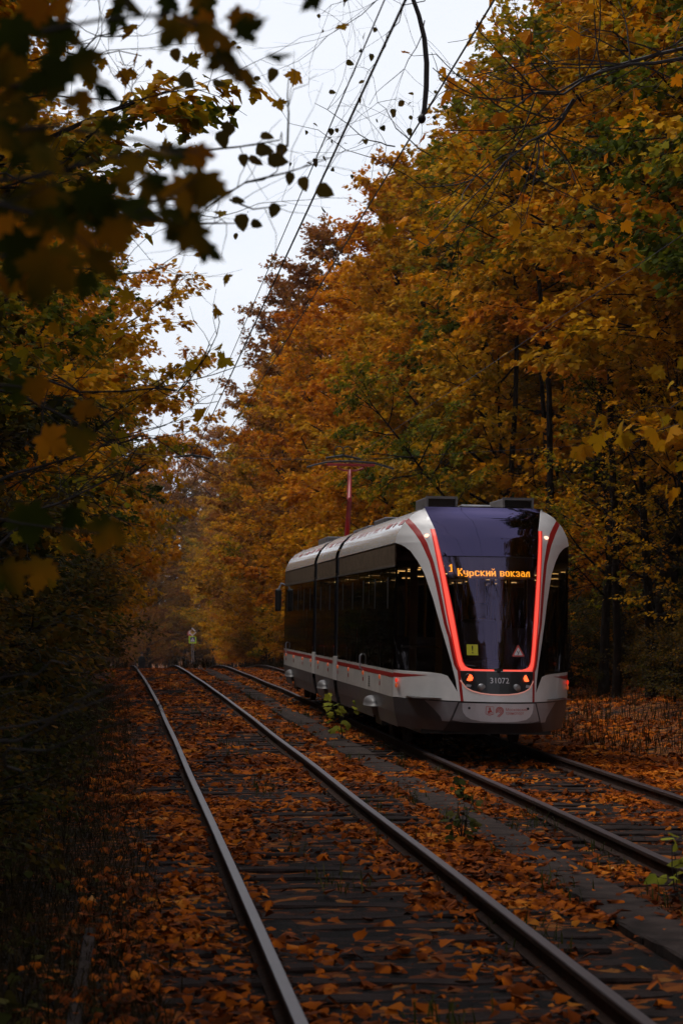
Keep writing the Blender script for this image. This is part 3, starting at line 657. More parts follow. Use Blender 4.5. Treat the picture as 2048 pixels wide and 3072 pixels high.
# individual fallen maple leaves nearest the viewer
random.seed(31); lrng = np.random.default_rng(31); LFM = []
for k in range(8):
    v, t = leaves(lrng, np.zeros((1, 3)), np.array([[0, 1., .1]]), np.array([[.1, 0, 1.]]), np.array([1.]), MAPLE_FINE, cup=.9)
    LFM.append(np_mesh('fallen_leaf', v - np.array([0, .35, 0]), [t], [M['litter']]))
cnt = 0
while cnt < 300:
    y = random.uniform(10.6, 23); x = random.uniform(-.4, 4.0)
    if abs(abs(x - TL) - .797) < .09 or random.random() > float(dens(np.array([x]), np.array([y]))[0]) + .06: continue
    s = random.uniform(.075, .15)
    o = link('fallen_leaf', LFM[random.randrange(8)], loc=(x, y, float(gz(x, y)) + random.uniform(.06, .085)), rot=(random.uniform(-.25, .25), random.uniform(-.25, .25), random.uniform(0, 6.28)))
    o.scale = (s, s, s); tag(o, 'large curled maple leaf lying on the nearest stretch of the empty track', 'leaf', 'large fallen leaves on the nearest stretch of track'); cnt += 1

# ------------------------------------------------------------------ small plants by the tracks
def seedling(name, x, y, h, nl, size, mat, label, cat='plant', group=None, shape=MAPLE_FINE, seed=1, spread=.5):
    r = np.random.default_rng(seed); o = empty(name, (x, y, float(gz(x, y))), (0, 0, 0), label, cat, group)
    st = MB(); ps, ds = [], []
    for s in range(max(1, nl // 6)):
        c = curve(r, (0, 0, -.03), (r.normal(0, .25), r.normal(0, .25), 1), h * r.uniform(.7, 1.05), 6, .1, .09)
        st.tube(c, np.linspace(.007, .003, 6), 5)
        for i in range(6):
            j = r.integers(2, 6); a = r.uniform(0, 6.28)
            d = np.array([math.cos(a), math.sin(a), r.uniform(-.1, .5)]); e = c[j] + d * spread * h * r.uniform(.15, .5)
            st.tube([c[j], e], [.003, .002], 4); ps.append(e); ds.append(d - np.array([0, 0, .5]))
    st.build('stem', M['twig'], o)
    ps = np.array(ps); ds = np.array(ds)
    v, t = leaves(r, ps, ds, np.array([0, -.5, 1.]) + r.normal(0, .4, (len(ps), 3)), size * r.uniform(.7, 1.2, len(ps)), shape, cup=.4)
    link('foliage', np_mesh('foliage', v, [t], [M[mat]]), o)
    return o
seedling('maple_seedling', 3.62, 39.4, .75, 24, .14, 'seedling', 'small yellow green maple seedling in front of the side of the tram', seed=4, spread=.55)
seedling('weed', 3.05, 21.6, .42, 36, .09, 'weed', 'dark green leafy weed growing over the concrete strip right of the near rail', group=None, shape=OVATE, seed=7)
seedling('weed', 3.75, 14.6, .55, 42, .08, 'weed', 'tall dark weed on the concrete strip at the right edge, nearest the viewer', shape=OVATE, seed=9)
seedling('weed', 4.02, 17.4, .6, 24, .11, 'seedling', 'thin yellowish plant with round leaves right of the concrete strip near the right edge', shape=OVATE, seed=12)
seedling('weed', 3.72, 26.5, .3, 24, .08, 'weed', 'low green weed beside the concrete strip just before the front of the tram', shape=OVATE, seed=15)

# ------------------------------------------------------------------ the tram
tram = empty('tram', (TR + .02, 32.07, RH), (0, R(1.0), 0), 'white and grey tram with glowing red bands round its windscreen on the right hand track', 'tram')
VB, VE = 1.78, 24.4               # front and rear bends
J1, J2 = 10.95, 15.7              # articulations
SECT = [(1.23, 2.87), (1.205, 2.98), (1.13, 3.13), (1.0, 3.27), (.86, 3.35), (.6, 3.385), (.3, 3.395), (0, 3.40)]
def U(z): return float(np.interp(z, [.31, .5, .72, 2.87, 2.98, 3.13, 3.27, 3.35, 3.385], [1.15, 1.20, 1.23, 1.23, 1.205, 1.13, 1.0, .86, .62]))
def v0(z): return float(np.interp(z, [.3, .45, .72, 1.15, 1.5, 1.8, 2.1, 2.4, 2.7, 2.95, 3.1, 3.2, 3.28, 3.34, 3.39], [.08, .02, .0, .16, .28, .40, .54, .70, .90, 1.10, 1.26, 1.39, 1.54, 1.68, 1.78]))
def nv(u, z): return v0(z) + (VB - v0(z)) * min(1, abs(u) / U(z)) ** 2.35
ip = lambda zs, us: (lambda z: float(np.interp(z, zs, us)))
fa = ip([1.15, 1.165, 1.19, 1.245, 1.4, 1.87, 2.475, 3.06, 3.30, 3.4], [.32, .385, .425, .455, .483, .546, .636, .725, .80, .83])          # windscreen edge
fb = ip([1.13, 1.2, 1.3, 1.87, 2.475, 3.06, 3.3, 3.4], [.487, .515, .535, .624, .70, .775, .835, .85])                                     # light band outer edge
fc = ip([.70, 1.16, 1.745, 2.304, 2.594, 2.865, 3.03, 3.13, 3.2, 3.25], [.462, .493, .632, .712, .765, .838, .91, .975, 1.03, 1.3])        # stripe inner edge
fcm = lambda z: min(max(fc(z), fb(z) + .012 if z > 1.13 else 0), U(z))
fd = lambda z: min(fcm(z) + float(np.interp(z, [.7, 1.7, 2.6, 2.87, 3.05], [.034, .036, .05, .075, .095])), U(z))
fe = ip([.85, .995, 1.24, 1.73, 2.09, 2.44, 2.62, 2.75, 2.83, 2.87], [.533, .548, .597, .712, .79, .885, .965, 1.045, 1.13, 1.235])          # arch of the side window
ff_ = ip([.85, .91, 1.05, 1.085, 1.10], [.536, .565, .64, .74, 1.235])                                                                 # lower edge of the side window
def strip(mb, zs, f0, f1, n, sides=(-1, 1), off=0., dirn=1, base=0.):
    for s in sides:
        rows = []
        for z in zs:
            a, b_ = f0(z), f1(z)
            rows.append([(s * (a + (b_ - a) * i / n), base + dirn * (nv(a + (b_ - a) * i / n, z) - off), z) for i in range(n + 1)])
        mb.grid(rows)
zr = lambda a, b_, st=.03: list(np.linspace(a, b_, max(2, int((b_ - a) / st) + 1)))
zero = lambda z: 0.
def nose(base, dirn, front):
    def pr(mb, nm, mt):
        o = mb.build(nm, mt, tram, smooth=True); bm = bmesh.new(); bm.from_mesh(o.data); bmesh.ops.remove_doubles(bm, verts=bm.verts, dist=.0005); bm.normal_update()
        bmesh.ops.reverse_faces(bm, faces=[f for f in bm.faces if f.normal.y * dirn > 0]); bm.to_mesh(o.data); bm.free(); return o
    b = MB()
    strip(b, zr(1.13, 3.385), fb, fcm, 4, base=base, dirn=dirn)                       # wedge beside the light band
    strip(b, zr(3.06, 3.385, .02), fa, fb, 2, base=base, dirn=dirn)
    strip(b, zr(.85, 2.87), fd, lambda z: max(fe(z), fd(z) + .002), 6, base=base, dirn=dirn)
    strip(b, zr(2.87, 3.22, .02), fd, U, 6, base=base, dirn=dirn)
    strip(b, zr(.72, .85), fd, U, 10, base=base, dirn=dirn); strip(b, zr(.85, 1.10, .0125), ff_, U, 10, base=base, dirn=dirn)
    strip(b, zr(.72, 1.13), zero, fcm, 8, base=base, dirn=dirn)
    pr(b, 'nose_shell', M['white'])
    b = MB(); strip(b, zr(.72, 3.24, .02), fcm, fd, 3, off=.002, base=base, dirn=dirn); pr(b, 'red_stripe', M['red'])
    b = MB(); strip(b, zr(1.15, 2.672), zero, fa, 10, base=base, dirn=dirn); pr(b, 'windscreen', M['glass'] if front else M['black'])
    b = MB(); strip(b, zr(2.678, 3.385), zero, fa, 10, base=base, dirn=dirn); pr(b, 'upper_glazing', M['glass_top'] if front else M['black'])
    for s in (-1, 1):
        b = MB(); strip(b, zr(1.10, 2.869), lambda z: max(fe(z), fd(z) + .002), U, 8, sides=(s,), base=base, dirn=dirn)
        strip(b, zr(.85, 1.10, .0125), lambda z: max(fe(z), fd(z) + .002), ff_, 4, sides=(s,), base=base, dirn=dirn)
        pr(b, 'cab_window', M['cab_glass'] if front else M['black'])
        b = MB(); strip(b, zr(1.15, 3.06, .02), lambda z: fa(z) + .010, lambda z: fb(z) - .008, 4, sides=(s,), off=.004, base=base, dirn=dirn)
        strip(b, zr(1.128, 1.15, .011), lambda z: .06, fb, 12, sides=(s,), off=.004, base=base, dirn=dirn)
        lb = pr(b, 'light_band', M['led'])
        b = MB(); strip(b, zr(1.13, 3.06, .03), lambda z: min(fa(z), fb(z) - .01), fb, 2, sides=(s,), off=-.012, base=base, dirn=dirn); bk = pr(b, 'band_backing', M['black']); bk.parent = lb  # opaque strip added to stop the band's red light entering the cab
        b = MB(); strip(b, zr(1.13, 3.06, .02), lambda z: fb(z) - .009, lambda z: fb(z) + .011, 1, sides=(s,), off=.006, base=base, dirn=dirn); strip(b, zr(1.17, 3.06, .02), lambda z: fa(z) - .002, lambda z: fa(z) + .011, 1, sides=(s,), off=.006, base=base, dirn=dirn); pr(b, 'light_band_edge', M['led_edge'])
    # bumper and nose skirt
    lowu = lambda z: U(z)
    b = MB(); strip(b, zr(.31, .71), zero, lowu, 16, base=base, dirn=dirn); pr(b, 'nose_skirt', M['grey'])
    ftop = ip([.44, .50, .60, .705], [.70, .72, .80, .90])
    for s in (-1, 1):
        b = MB(); strip(b, zr(.44, .705, .02), ip([.44, .705], [.62, .53]), ftop, 5, sides=(s,), off=.006, base=base, dirn=dirn); pr(b, 'bumper_corner', M['grey_light'])
    b = MB(); strip(b, zr(.44, .70, .02), zero, ip([.44, .46, .70], [.45, .59, .51]), 10, off=.006, base=base, dirn=dirn); pr(b, 'bumper', M['grey_light'])
    b = MB(); strip(b, zr(.31, .44, .02), zero, ip([.31, .44], [.68, .62]), 10, off=.006, base=base, dirn=dirn); pr(b, 'bumper_lip', M['dark'])
    b = MB(); strip(b, zr(.704, .722, .009), zero, ip([.7, .73], [1.1, 1.1]), 12, off=.003, base=base, dirn=dirn); pr(b, 'bumper_seam', M['dark'])
    return b
nose(0, 1, True)
nose(VE + VB, -1, False)
def poly_on_nose(name, pts, mat, off, parent=tram, cut=6, th=True):
    """polygon given in (u,z), subdivided and laid on the nose surface"""
    bm = bmesh.new(); vs_ = [bm.verts.new((u, 0, z)) for u, z in pts]; bm.faces.new(vs_)
    us_ = [p[0] for p in pts]; a, b_ = min(us_), max(us_)
    for i in range(1, cut):
        x = a + (b_ - a) * i / cut
        bmesh.ops.bisect_plane(bm, geom=list(bm.verts) + list(bm.edges) + list(bm.faces), plane_co=(x, 0, 0), plane_no=(1, 0, 0))
    for v in bm.verts: v.co.y = nv(v.co.x, v.co.z) - off
    bmesh.ops.triangulate(bm, faces=bm.faces); bmesh.ops.recalc_face_normals(bm, faces=bm.faces)
    me = bpy.data.meshes.new(name); bm.to_mesh(me); bm.free(); me.materials.append(mat)
    return link(name, me, parent)
def sym(pts): return pts + [(-u, z) for u, z in reversed(pts)]
# white cover plate of the bumper with its two bolts and printing
plate = poly_on_nose('bumper_plate', sym([(.48, .70), (.478, .62), (.465, .57), (.43, .52), (.37, .485), (.25, .463), (.1, .455)]), M['sticker_white'], .014)
for s in (-1, 1):
    b = MB(); b.lathe([(.018, 0), (.018, -.006), (.010, -.007)], (s * .395, nv(.395, .635) - .015, .635), 10, 'y'); b.build('bolt', M['dark'], plate)
def text(name, s, size, mat, u, z, off, parent, align='CENTER', sx=1., tx=None):
    cu = bpy.data.curves.new(name, 'FONT'); cu.body = s; cu.size = size; cu.align_x = align; cu.align_y = 'CENTER'
    o = bpy.data.objects.new(name, cu); C.objects.link(o)
    dg = bpy.context.evaluated_depsgraph_get(); me = bpy.data.meshes.new_from_object(o.evaluated_get(dg))
    bpy.data.objects.remove(o)
    for v in me.vertices:
        uu = u + v.co.x * sx; zz = z + v.co.y; v.co = Vector((uu, nv(uu, zz) - off, zz))
    me.materials.clear(); me.materials.append(mat); me.name = name
    return link(name, me, parent)
text('lettering', 'Московский', .052, M['sticker_red'], .075, .622, .017, plate, 'LEFT')
text('lettering', 'транспорт', .052, M['sticker_red'], .075, .575, .017, plate, 'LEFT')
# metro style round emblem: three arcs with a tail
b = MB()
def ribbon(mb, pts, w, off):
    rows = []
    for i, (u, z) in enumerate(pts):
        a = pts[max(i-1, 0)]; c = pts[min(i+1, len(pts)-1)]; d = Vector((c[0]-a[0], c[1]-a[1])).normalized(); nn = Vector((-d.y, d.x)) * w / 2
        rows.append([(u+nn.x, nv(u+nn.x, z+nn.y)-off, z+nn.y), (u-nn.x, nv(u-nn.x, z-nn.y)-off, z-nn.y)])
    mb.grid(rows)
ec = (-.005, .605)
for r_, a0, a1 in ((.050, 215, -45), (.034, 215, -50), (.016, 360, 0)):
    ar = [(ec[0] + r_ * math.cos(R(t)), ec[1] + r_ * math.sin(R(t))) for t in np.linspace(a0, a1, 28)]
    if r_ > .02: e = ar[-1]; ar.append((e[0] - .045 - (.05 - r_) * .3, e[1] - .048 - (.05 - r_) * .2))
    ribbon(b, ar, .010, .017)
b.build('round_emblem', M['sticker_red'], plate, fixn=True)
# city crest: outlined shield with a small rider figure
b = MB(); c = (-.135, .605)
ribbon(b, [(c[0]-.05, c[1]+.055), (c[0]+.05, c[1]+.055), (c[0]+.05, c[1]-.045), (c[0]+.02, c[1]-.054), (c[0], c[1]-.062), (c[0]-.02, c[1]-.054), (c[0]-.05, c[1]-.045), (c[0]-.05, c[1]+.055)], .006, .017)
for pts in ([(-.02, -.035), (-.03, -.01), (-.012, .004), (.012, .006), (.03, -.004), (.024, -.02), (.0, -.02), (.004, -.04), (-.006, -.026)],
            [(-.010, .006), (-.014, .03), (-.006, .046), (.008, .044), (.010, .024), (.008, .006)],
            [(.012, .02), (.038, -.03), (.032, -.034), (.008, .014)], [(-.036, -.044), (-.03, -.036), (.034, -.040), (.04, -.047)]):
    bv = [(c[0]+u, nv(c[0]+u, c[1]+z)-.017, c[1]+z) for u, z in pts]; b.add(bv, [tuple(range(len(bv)))])
b.build('city_crest', M['sticker_red'], plate)
# headlight panel
hp = poly_on_nose('headlight_panel', sym([(.492, 1.123), (.488, 1.05), (.470, .975), (.42, .905), (.35, .868), (.25, .842), (.12, .828)]), M['dark'], .010)
b = MB(); rim = [(.496, 1.0), (.475, .968), (.424, .899), (.352, .861), (.252, .835), (.12, .820), (0, .817)]
ribbon(b, rim + [(-u, z) for u, z in reversed(rim[:-1])], .014, .012); b.build('light_rim', M['rim'], hp, fixn=True)
text('fleet_number', '31072', .105, M['sticker_white'], .005, 1.0, .013, hp)
for s in (-1, 1):
    lp = MB(); cz = 1.035; cu_ = s * .385
    lp.lathe([(.062, .02), (.062, -.006), (.055, -.014), (.05, -.006)], (cu_, nv(cu_, cz) - .008, cz), 20, 'y')
    hl = lp.build('tail_lamp', M['dark'], hp, smooth=False)
    pts = [(.0, .050), (.03, .036), (.046, .0), (.034, -.034), (.0, -.044), (-.042, -.036)] if s < 0 else [(.0, .050), (-.03, .036), (-.046, .0), (-.034, -.034), (.0, -.044), (.042, -.036)]
    poly_on_nose('lamp_lens', [(cu_ + (u if s < 0 else u), cz + z) for u, z in pts], M['tail'], .028, hl, cut=2)
    b = MB(); cu2, cz2 = s * .235, .905
    b.lathe([(.056, .02), (.056, -.004), (.048, -.012), (.02, -.014)], (cu2, nv(cu2, cz2) - .008, cz2), 20, 'y'); b.build('fog_lamp', M['metal'], hp, smooth=True)
    cu3, cz3 = s * .40, .93
    poly_on_nose('reflector_or_reflection', [(cu3 - .035, cz3 - .015), (cu3 + .028, cz3 - .02), (cu3 + .04, cz3 + .012), (cu3 - .02, cz3 + .02)], M['grey_light'], .014, hp, cut=2)
    b = MB(); um, zm = s * .835, 2.965
    bm = bmesh.new(); bmesh.ops.create_uvsphere(bm, u_segments=12, v_segments=8, radius=.03)
    for v in bm.verts: v.co = Vector((v.co.x * 1.2 + um, v.co.y * .7 + nv(um, zm) - .008, v.co.z * .8 + zm))
    b.bm(bm); b.build('marker_lamp', M['marker'], tram, smooth=True)
    # indicator pair at the bend
    b = MB(); b.lathe([(.0, .0), (.034, .0), (.030, .012), (.0, .016)][1:3] + [(.01, .018)], (0, 0, 0), 12, 'z')
    for dz, mt in ((.955, 'side_lamp_red'), (.885, 'side_lamp')):
        bm = bmesh.new(); bmesh.ops.create_uvsphere(bm, u_segments=12, v_segments=8, radius=.034)
        for v in bm.verts: v.co = Vector((v.co.x * .5 + s * 1.205, v.co.y + VB - .16, v.co.z + dz))
        bb = MB(); bb.bm(bm); bb.build('indicator_lamp', M[mt], tram, smooth=True)
# tapering red line on the nose sides
b = MB(); strip(b, zr(1.0, 1.06, .01), lambda z: .80 + (1.06 - z) * 6 if z < 1.058 else 1.229, U, 8, off=.004); b.build('red_line', M['red'], tram, fixn=True)
# stickers behind the windscreen
ys_ = poly_on_nose('warning_sticker', [(-.405, 1.335), (-.262, 1.335), (-.262, 1.478), (-.405, 1.478)], M['yellow'], .003)
text('exclamation_mark', '!', .15, M['dark'], -.333, 1.405, .006, ys_)
tri = [(.20, 1.325), (.365, 1.325), (.372, 1.338), (.292, 1.478), (.276, 1.478), (.193, 1.338)]
ts_ = poly_on_nose('training_sticker', tri, M['sticker_red'], .003)
cxt = (.2825, 1.378); poly_on_nose('sticker_field', [(cxt[0] + (u - cxt[0]) * .66, cxt[1] + (z - cxt[1]) * .66) for u, z in tri], M['sticker_white'], .006, ts_)
text('letter', 'У', .075, M['dark'], .2825, 1.372, .009, ts_)
# destination display: amber dot matrix
G = {'К': ['##..##','##..##','##.##.','####..','###...','###...','####..','##.##.','##..##','##..##'],
 'у': ['##..##','##..##','##..##','##..##','.#####','....##','....##','.####.'],'р': ['#####.','##..##','##..##','##..##','##..##','#####.','##....','##....'],
 'с': ['.####.','##..##','##....','##....','##....','##..##','.####.'],'к': ['##..##','##.##.','####..','###...','####..','##.##.','##..##'],
 'и': ['##..##','##..##','##.###','######','###.##','##..##','##..##'],'й': ['.#..#.','..##..','......','##..##','##..##','##.###','######','###.##','##..##','##..##'],
 'в': ['#####.','##..##','##..##','#####.','##..##','##..##','#####.'],'о': ['.####.','##..##','##..##','##..##','##..##','##..##','.####.'],
 'з': ['.####.','##..##','....##','..###.','....##','##..##','.####.'],'а': ['.####.','....##','.#####','##..##','##..##','##..##','.#####'],
 'л': ['..####','.##.##','.##.##','##..##','##..##','##..##','##..##'],'1': ['..##','.###','####','..##','..##','..##','..##','..##','..##','####'], ' ': ['......']}
dp = MB(); PT = .0106
def put(sx_, zb_, s, pitch=7):
    x = sx_
    for ch in s:
        g = G[ch]; desc = 2 if ch == 'р' else (1 if ch == 'у' else 0)
        for r_, row in enumerate(g):
            for c_i, q in enumerate(row):
                if q == '#':
                    u = x + c_i * PT; z = zb_ + (len(g) - 1 - r_ - desc) * PT; h = PT * .43
                    vv = [(u-h, z-h), (u+h, z-h), (u+h, z+h), (u-h, z+h)]
                    dp.add([(a, nv(a, c_) + .012, c_) for a, c_ in vv], [(0, 1, 2, 3)])
        x += (len(g[0]) + 1) * PT * (.62 if ch == ' ' else 1)
put(-.468, 2.41, 'Курский вокзал'); put(-.575, 2.465, '1')
dp.build('destination_display', M['dots'], tram)
b = MB(); rows = [[(u, nv(u, z) + .035, z) for u in np.linspace(-.60, .60, 13)] for z in (2.36, 2.46, 2.56, 2.8, 3.0, 3.15, 3.25, 3.32)]
b.grid(rows); b.build('display_backing', M['dark'], tram, smooth=True)
b = MB(); rows = [[(u, nv(u, 2.675) - .004, 2.675 + dz) for u in np.linspace(-.655, .655, 15)] for dz in (-.006, .006)]
b.grid(rows); b.build('windscreen_seam', M['dark'], tram)
b = MB(); b.tube([(-.02, v0(1.16) - .02, 1.15), (-.42, nv(.42, 1.21) - .03, 1.20)], .008, 6); b.lathe([(.03, .02), (.03, -.03)], (0, v0(1.14) - .005, 1.143), 10, 'y')
b.build('wiper', M['dark'], tram)
# body sections: skirt, white side panel, red line, windows, louvres, roof
SECS = [(VB, J1 - .36), (J1 + .36, J2 - .36), (J2 + .36, VE)]
BOG = [4.6, 13.3, 22.1]
for si, (a, e) in enumerate(SECS):
    bog = BOG[si]
    for s in (-1, 1):
        b = MB(); X0 = 1.23
        def sk(y0, y1, z0, z1):
            xz = lambda z: float(np.interp(z, [.31, .5, .72], [1.15, 1.2, 1.23]))
            zs = [z for z in (z0, .5, z1) if z0 <= z <= z1]; zs = sorted(set(zs))
            b.grid([[(s * xz(z), y, z) for y in np.linspace(y0, y1, 8)] for z in zs])
        w = .42
        sk(a, bog - w, .30, .715); sk(bog + w, e, .30, .715); sk(bog - w, bog + w, .56, .715)
        b.build('skirt', M['grey'], tram, fixn=True)
        # bogie fairing: bulging half dome over a dark wheel opening
        bm = bmesh.new(); bmesh.ops.create_uvsphere(bm, u_segments=20, v_segments=12, radius=1)
        bmesh.ops.bisect_plane(bm, geom=list(bm.verts)+list(bm.edges)+list(bm.faces), plane_co=(0, 0, 0), plane_no=(0, 0, 1), clear_inner=True)
        for v in bm.verts: v.co = Vector((s * (1.20 + abs(v.co.x) ** .7 * .15) if v.co.x * s > 0 else s * 1.20, bog + v.co.y * .5, .50 + v.co.z ** .7 * .15))
        bb = MB(); bb.bm(bm); bb.build('bogie_fairing', M['fairing'], tram, smooth=True)
        bb = MB(); bb.box(min(s*1.02, s*1.12), max(s*1.02, s*1.12), bog - w, bog + w, .22, .56); bb.build('wheel_well', M['dark'], tram)
        for dy in (-.85, .85): 
            bb = MB(); bb.lathe([(.30, -.05), (.30, .05), (.27, .06)], (0, 0, 0), 24, 'z')
            wme = bb.mesh('wheel', M['rail'], smooth=False); wo = link('wheel', wme, tram, (s * .79, bog + dy, .30), (0, R(90), 0))
        b = MB(); b.grid([[(s * 1.23, y, z) for y in np.linspace(a, e, 6)] for z in (.715, .9, 1.09)]); b.build('side_panel', M['lower'], tram, fixn=True)
        b = MB(); b.grid([[(s * 1.233, y, z) for y in (a, e)] for z in (.99, 1.05)]); b.build('red_line', M['red'], tram, fixn=True)
        npn = [5, 2, 5][si]; L = (e - a) / npn
        for i in range(npn):
            y0, y1 = a + i * L + .018, a + (i + 1) * L - .018
            b = MB(); b.mi = 0; b.grid([[(s * 1.228, y0, z), (s * 1.228, y1, z)] for z in (1.10, 2.53)])
            wn = b.build('window', M['glass_side'], tram)
            if wn.data.polygons[0].normal.x * s < 0: wn.data.flip_normals()
            b = MB(); b.grid([[(s * 1.2305, y0 + L * .42, z), (s * 1.2305, y0 + L * .52, z)] for z in (1.95, 2.4)]); b.build('vent_slot', M['dark'], wn, fixn=True)
        for i in range(npn + 1):
            b = MB(); yy_ = a + i * L; b.box(min(s*1.19, s*1.222), max(s*1.19, s*1.222), max(a, yy_ - .03), min(e, yy_ + .03), 1.09, 2.54)
            b.build('window_pillar', M['black'], tram)
        b = MB(); b.grid([[(s * 1.215, y, z) for y in (a, e)] for z in (2.55, 2.87)])
        n_ = int((e - a) / .14)
        for i in range(n_):
            yy_ = a + .05 + i * .14; b.box(min(s*1.214, s*1.232), max(s*1.214, s*1.232), yy_, yy_ + .055, 2.60, 2.84)
        lv = b.build('louvre_panel', M['louver'], tram)
        b = MB(); b.box(min(s*1.21, s*1.243), max(s*1.21, s*1.243), a, e, 2.535, 2.56); b.build('drip_rail', M['metal'], lv)
    b = MB(); full = SECT + [(-u, z) for u, z in reversed(SECT[:-1])]
    b.grid([[(u, y, z) for (u, z) in full] for y in np.linspace(a, e, 10)]); rf = b.build('roof', M['white_roof'], tram, smooth=True, fixn=True)
    # red graphic on the roof shoulder: broken dashes
    random.seed(50 + si)
    for s in (-1, 1):
        b = MB(); y = a + .02
        while y < e - .15:
            l_ = random.choice([.12, .16, .2, .55]); l_ = min(l_, e - y - .02)
            rows = [[(s * (u + .004), yy_, z + .004) for (u, z) in ((1.13, 3.13), (1.085, 3.18), (1.065, 3.2))] for yy_ in (y, y + l_)]
            b.grid(rows); y += l_ + random.choice([.25, .4, .55, .7])
        b.build('roof_dashes', M['red'], rf, fixn=True)
        b = MB()
        for k_ in range(1, 4):
            y = a + (e - a) * k_ / 4; rows = [[(s * (u + .002), yy_, z + .002) for (u, z) in SECT[:5]] for yy_ in (y - .006, y + .006)]; b.grid(rows)
        b.build('roof_seam', M['grey'], rf, fixn=True)
for jy in (J1, J2):
    b = MB()
    pr = [(1.15, .32), (1.19, .72), (1.19, 2.87), (1.16, 2.98), (1.08, 3.12), (.95, 3.24), (.8, 3.31), (0, 3.34)]; full = pr + [(-u, z) for u, z in reversed(pr[:-1])]
    rows = []
    for i, y in enumerate(np.linspace(jy - .37, jy + .37, 17)):
        k_ = 1 - (.02 if i % 2 else 0); rows.append([(u * k_, y, z) for u, z in full])
    b.grid(rows); bl = b.build('bellows', M['rubber'], tram, fixn=True)
    for s in (-1, 1):
        b = MB(); b.box(min(s*1.2, s*1.242), max(s*1.2, s*1.242), jy - .34, jy + .34, .715, 1.13); b.build('bellows_cover', M['white'], bl)
for s in (-1, 1):                    # glowing side marker lamps, their reflections painted as red patches below, grab handles
    for y in (3.5, 5.95, 8.4, 10.4, 12.4, 14.6, 16.4, 18.6, 21.2, 23.6):
        bm = bmesh.new(); bmesh.ops.create_uvsphere(bm, u_segments=10, v_segments=6, radius=.036)
        for v in bm.verts: v.co = Vector((s * 1.232 + v.co.x * .6, y + v.co.y, .955 + v.co.z))
        bb = MB(); bb.bm(bm); lm_ = bb.build('side_marker', M['side_lamp'], tram, smooth=True)
        bb = MB(); bb.box(min(s*1.228, s*1.24), max(s*1.228, s*1.24), y - .02, y + .02, .83, .89); bb.build('reflector_or_reflection', M['red'], lm_)  # red patch painted as the lamp's reflection running down the panel
    for y in (6.1, 23.2):
        b = MB(); b.tube([(s*1.235, y, 1.0), (s*1.27, y, 1.03), (s*1.27, y, 1.22), (s*1.235, y, 1.25)], .013, 6); b.build('grab_handle', M['grey_light'], tram)
    b = MB()
    for r_ in range(5):
        for c_i in range(2):
            if r_ in (0, 4) or c_i in (0, 1): b.box(min(s*1.231, s*1.2335), max(s*1.231, s*1.2335), 4.95 + c_i * .13, 5.03 + c_i * .13, .77 + r_ * .034, .79 + r_ * .034)
    b.build('data_plate', M['dark'], tram)
# roof equipment
for s, u0, u1 in ((-1, -.76, -.33), (1, .33, .76)):
    b = MB(); y0 = 2.05
    b.box(u0, u1, y0 + .06, y0 + 1.3, 3.33, 3.54, .015); b.box(u0 - .01, u1 + .01, y0, y0 + .06, 3.515, 3.55); b.box(u0 - .01, u0 + .02, y0, y0 + .06, 3.33, 3.515); b.box(u1 - .02, u1 + .01, y0, y0 + .06, 3.33, 3.515)
    ac = b.build('roof_unit', M['grey'], tram)
    b = MB(); b.box(u0 + .03, u1 - .03, y0 + .035, y0 + .06, 3.36, 3.53)
    for i in range(4): b.box(u0 + .03, u1 - .03, y0 + .02, y0 + .036, 3.375 + i * .042, 3.39 + i * .042)
    b.build('intake_grille', M['black'], ac)
b = MB(); b.box(-.22, .22, 2.4, 2.9, 3.38, 3.455, .02); b.build('roof_hatch', M['metal'], tram)
for (ya, yb, ua, ub, h) in ((8.2, 9.8, -.7, .7, 3.5), (11.9, 14.6, -.6, .6, 3.5), (19.2, 21.4, -.72, .72, 3.53)):
    b = MB(); b.box(ua, ub, ya, yb, 3.37, h, .03)
    for i in range(5): b.box(ua + .05, ub - .05, ya - .012, ya + .01, 3.41 + i * .016, 3.417 + i * .016)
    b.build('roof_unit', M['grey'], tram)
# pantograph
pb = 22.0
b = MB(); b.box(-.45, .45, pb - .5, pb + .5, 3.42, 3.47, .01); pg = b.build('pantograph', M['panto'], tram)
b = MB(); b.tube([(-.02, pb + .35, 3.46), (-.05, pb - .75, 4.42)], [.062, .052], 8); b.lathe([(.05, -.06), (.05, .06)], (-.05, pb - .75, 4.42), 10, 'y'); b.build('lower_arm', M['panto'], pg)
b = MB(); b.tube([(-.05, pb - .75, 4.42), (.03, pb + .05, 5.12)], [.045, .03], 8); b.tube([(-.10, pb - .75, 4.42), (-.02, pb + .05, 5.12)], .012, 6); b.build('upper_arm', M['panto'], pg)
b = MB(); b.tube([(-.26, pb + .05, 5.16), (-.1, pb + .05, 5.11), (.16, pb + .05, 5.11), (.32, pb + .05, 5.17)], .02, 6)
b.box(-.50, .56, pb - .08, pb - .02, 5.215, 5.26, .008); b.box(-.50, .56, pb + .12, pb + .18, 5.215, 5.26, .008)
b.tube([(-.26, pb + .05, 5.16), (-.26, pb + .05, 5.24)], .018, 6); b.tube([(.32, pb + .05, 5.17), (.32, pb + .05, 5.24)], .018, 6); b.build('collector_head', M['panto'], pg)
b = MB()
for dy in (-.05, .15):
    b.tube([(-.95, pb + dy, 5.17), (-.7, pb + dy, 5.24), (-.52, pb + dy, 5.285), (-.2, pb + dy, 5.31), (.03, pb + dy, 5.315), (.26, pb + dy, 5.31), (.58, pb + dy, 5.285), (.76, pb + dy, 5.24), (1.0, pb + dy, 5.17)], .017, 6)
b.build('contact_horn', M['dark'], pg)
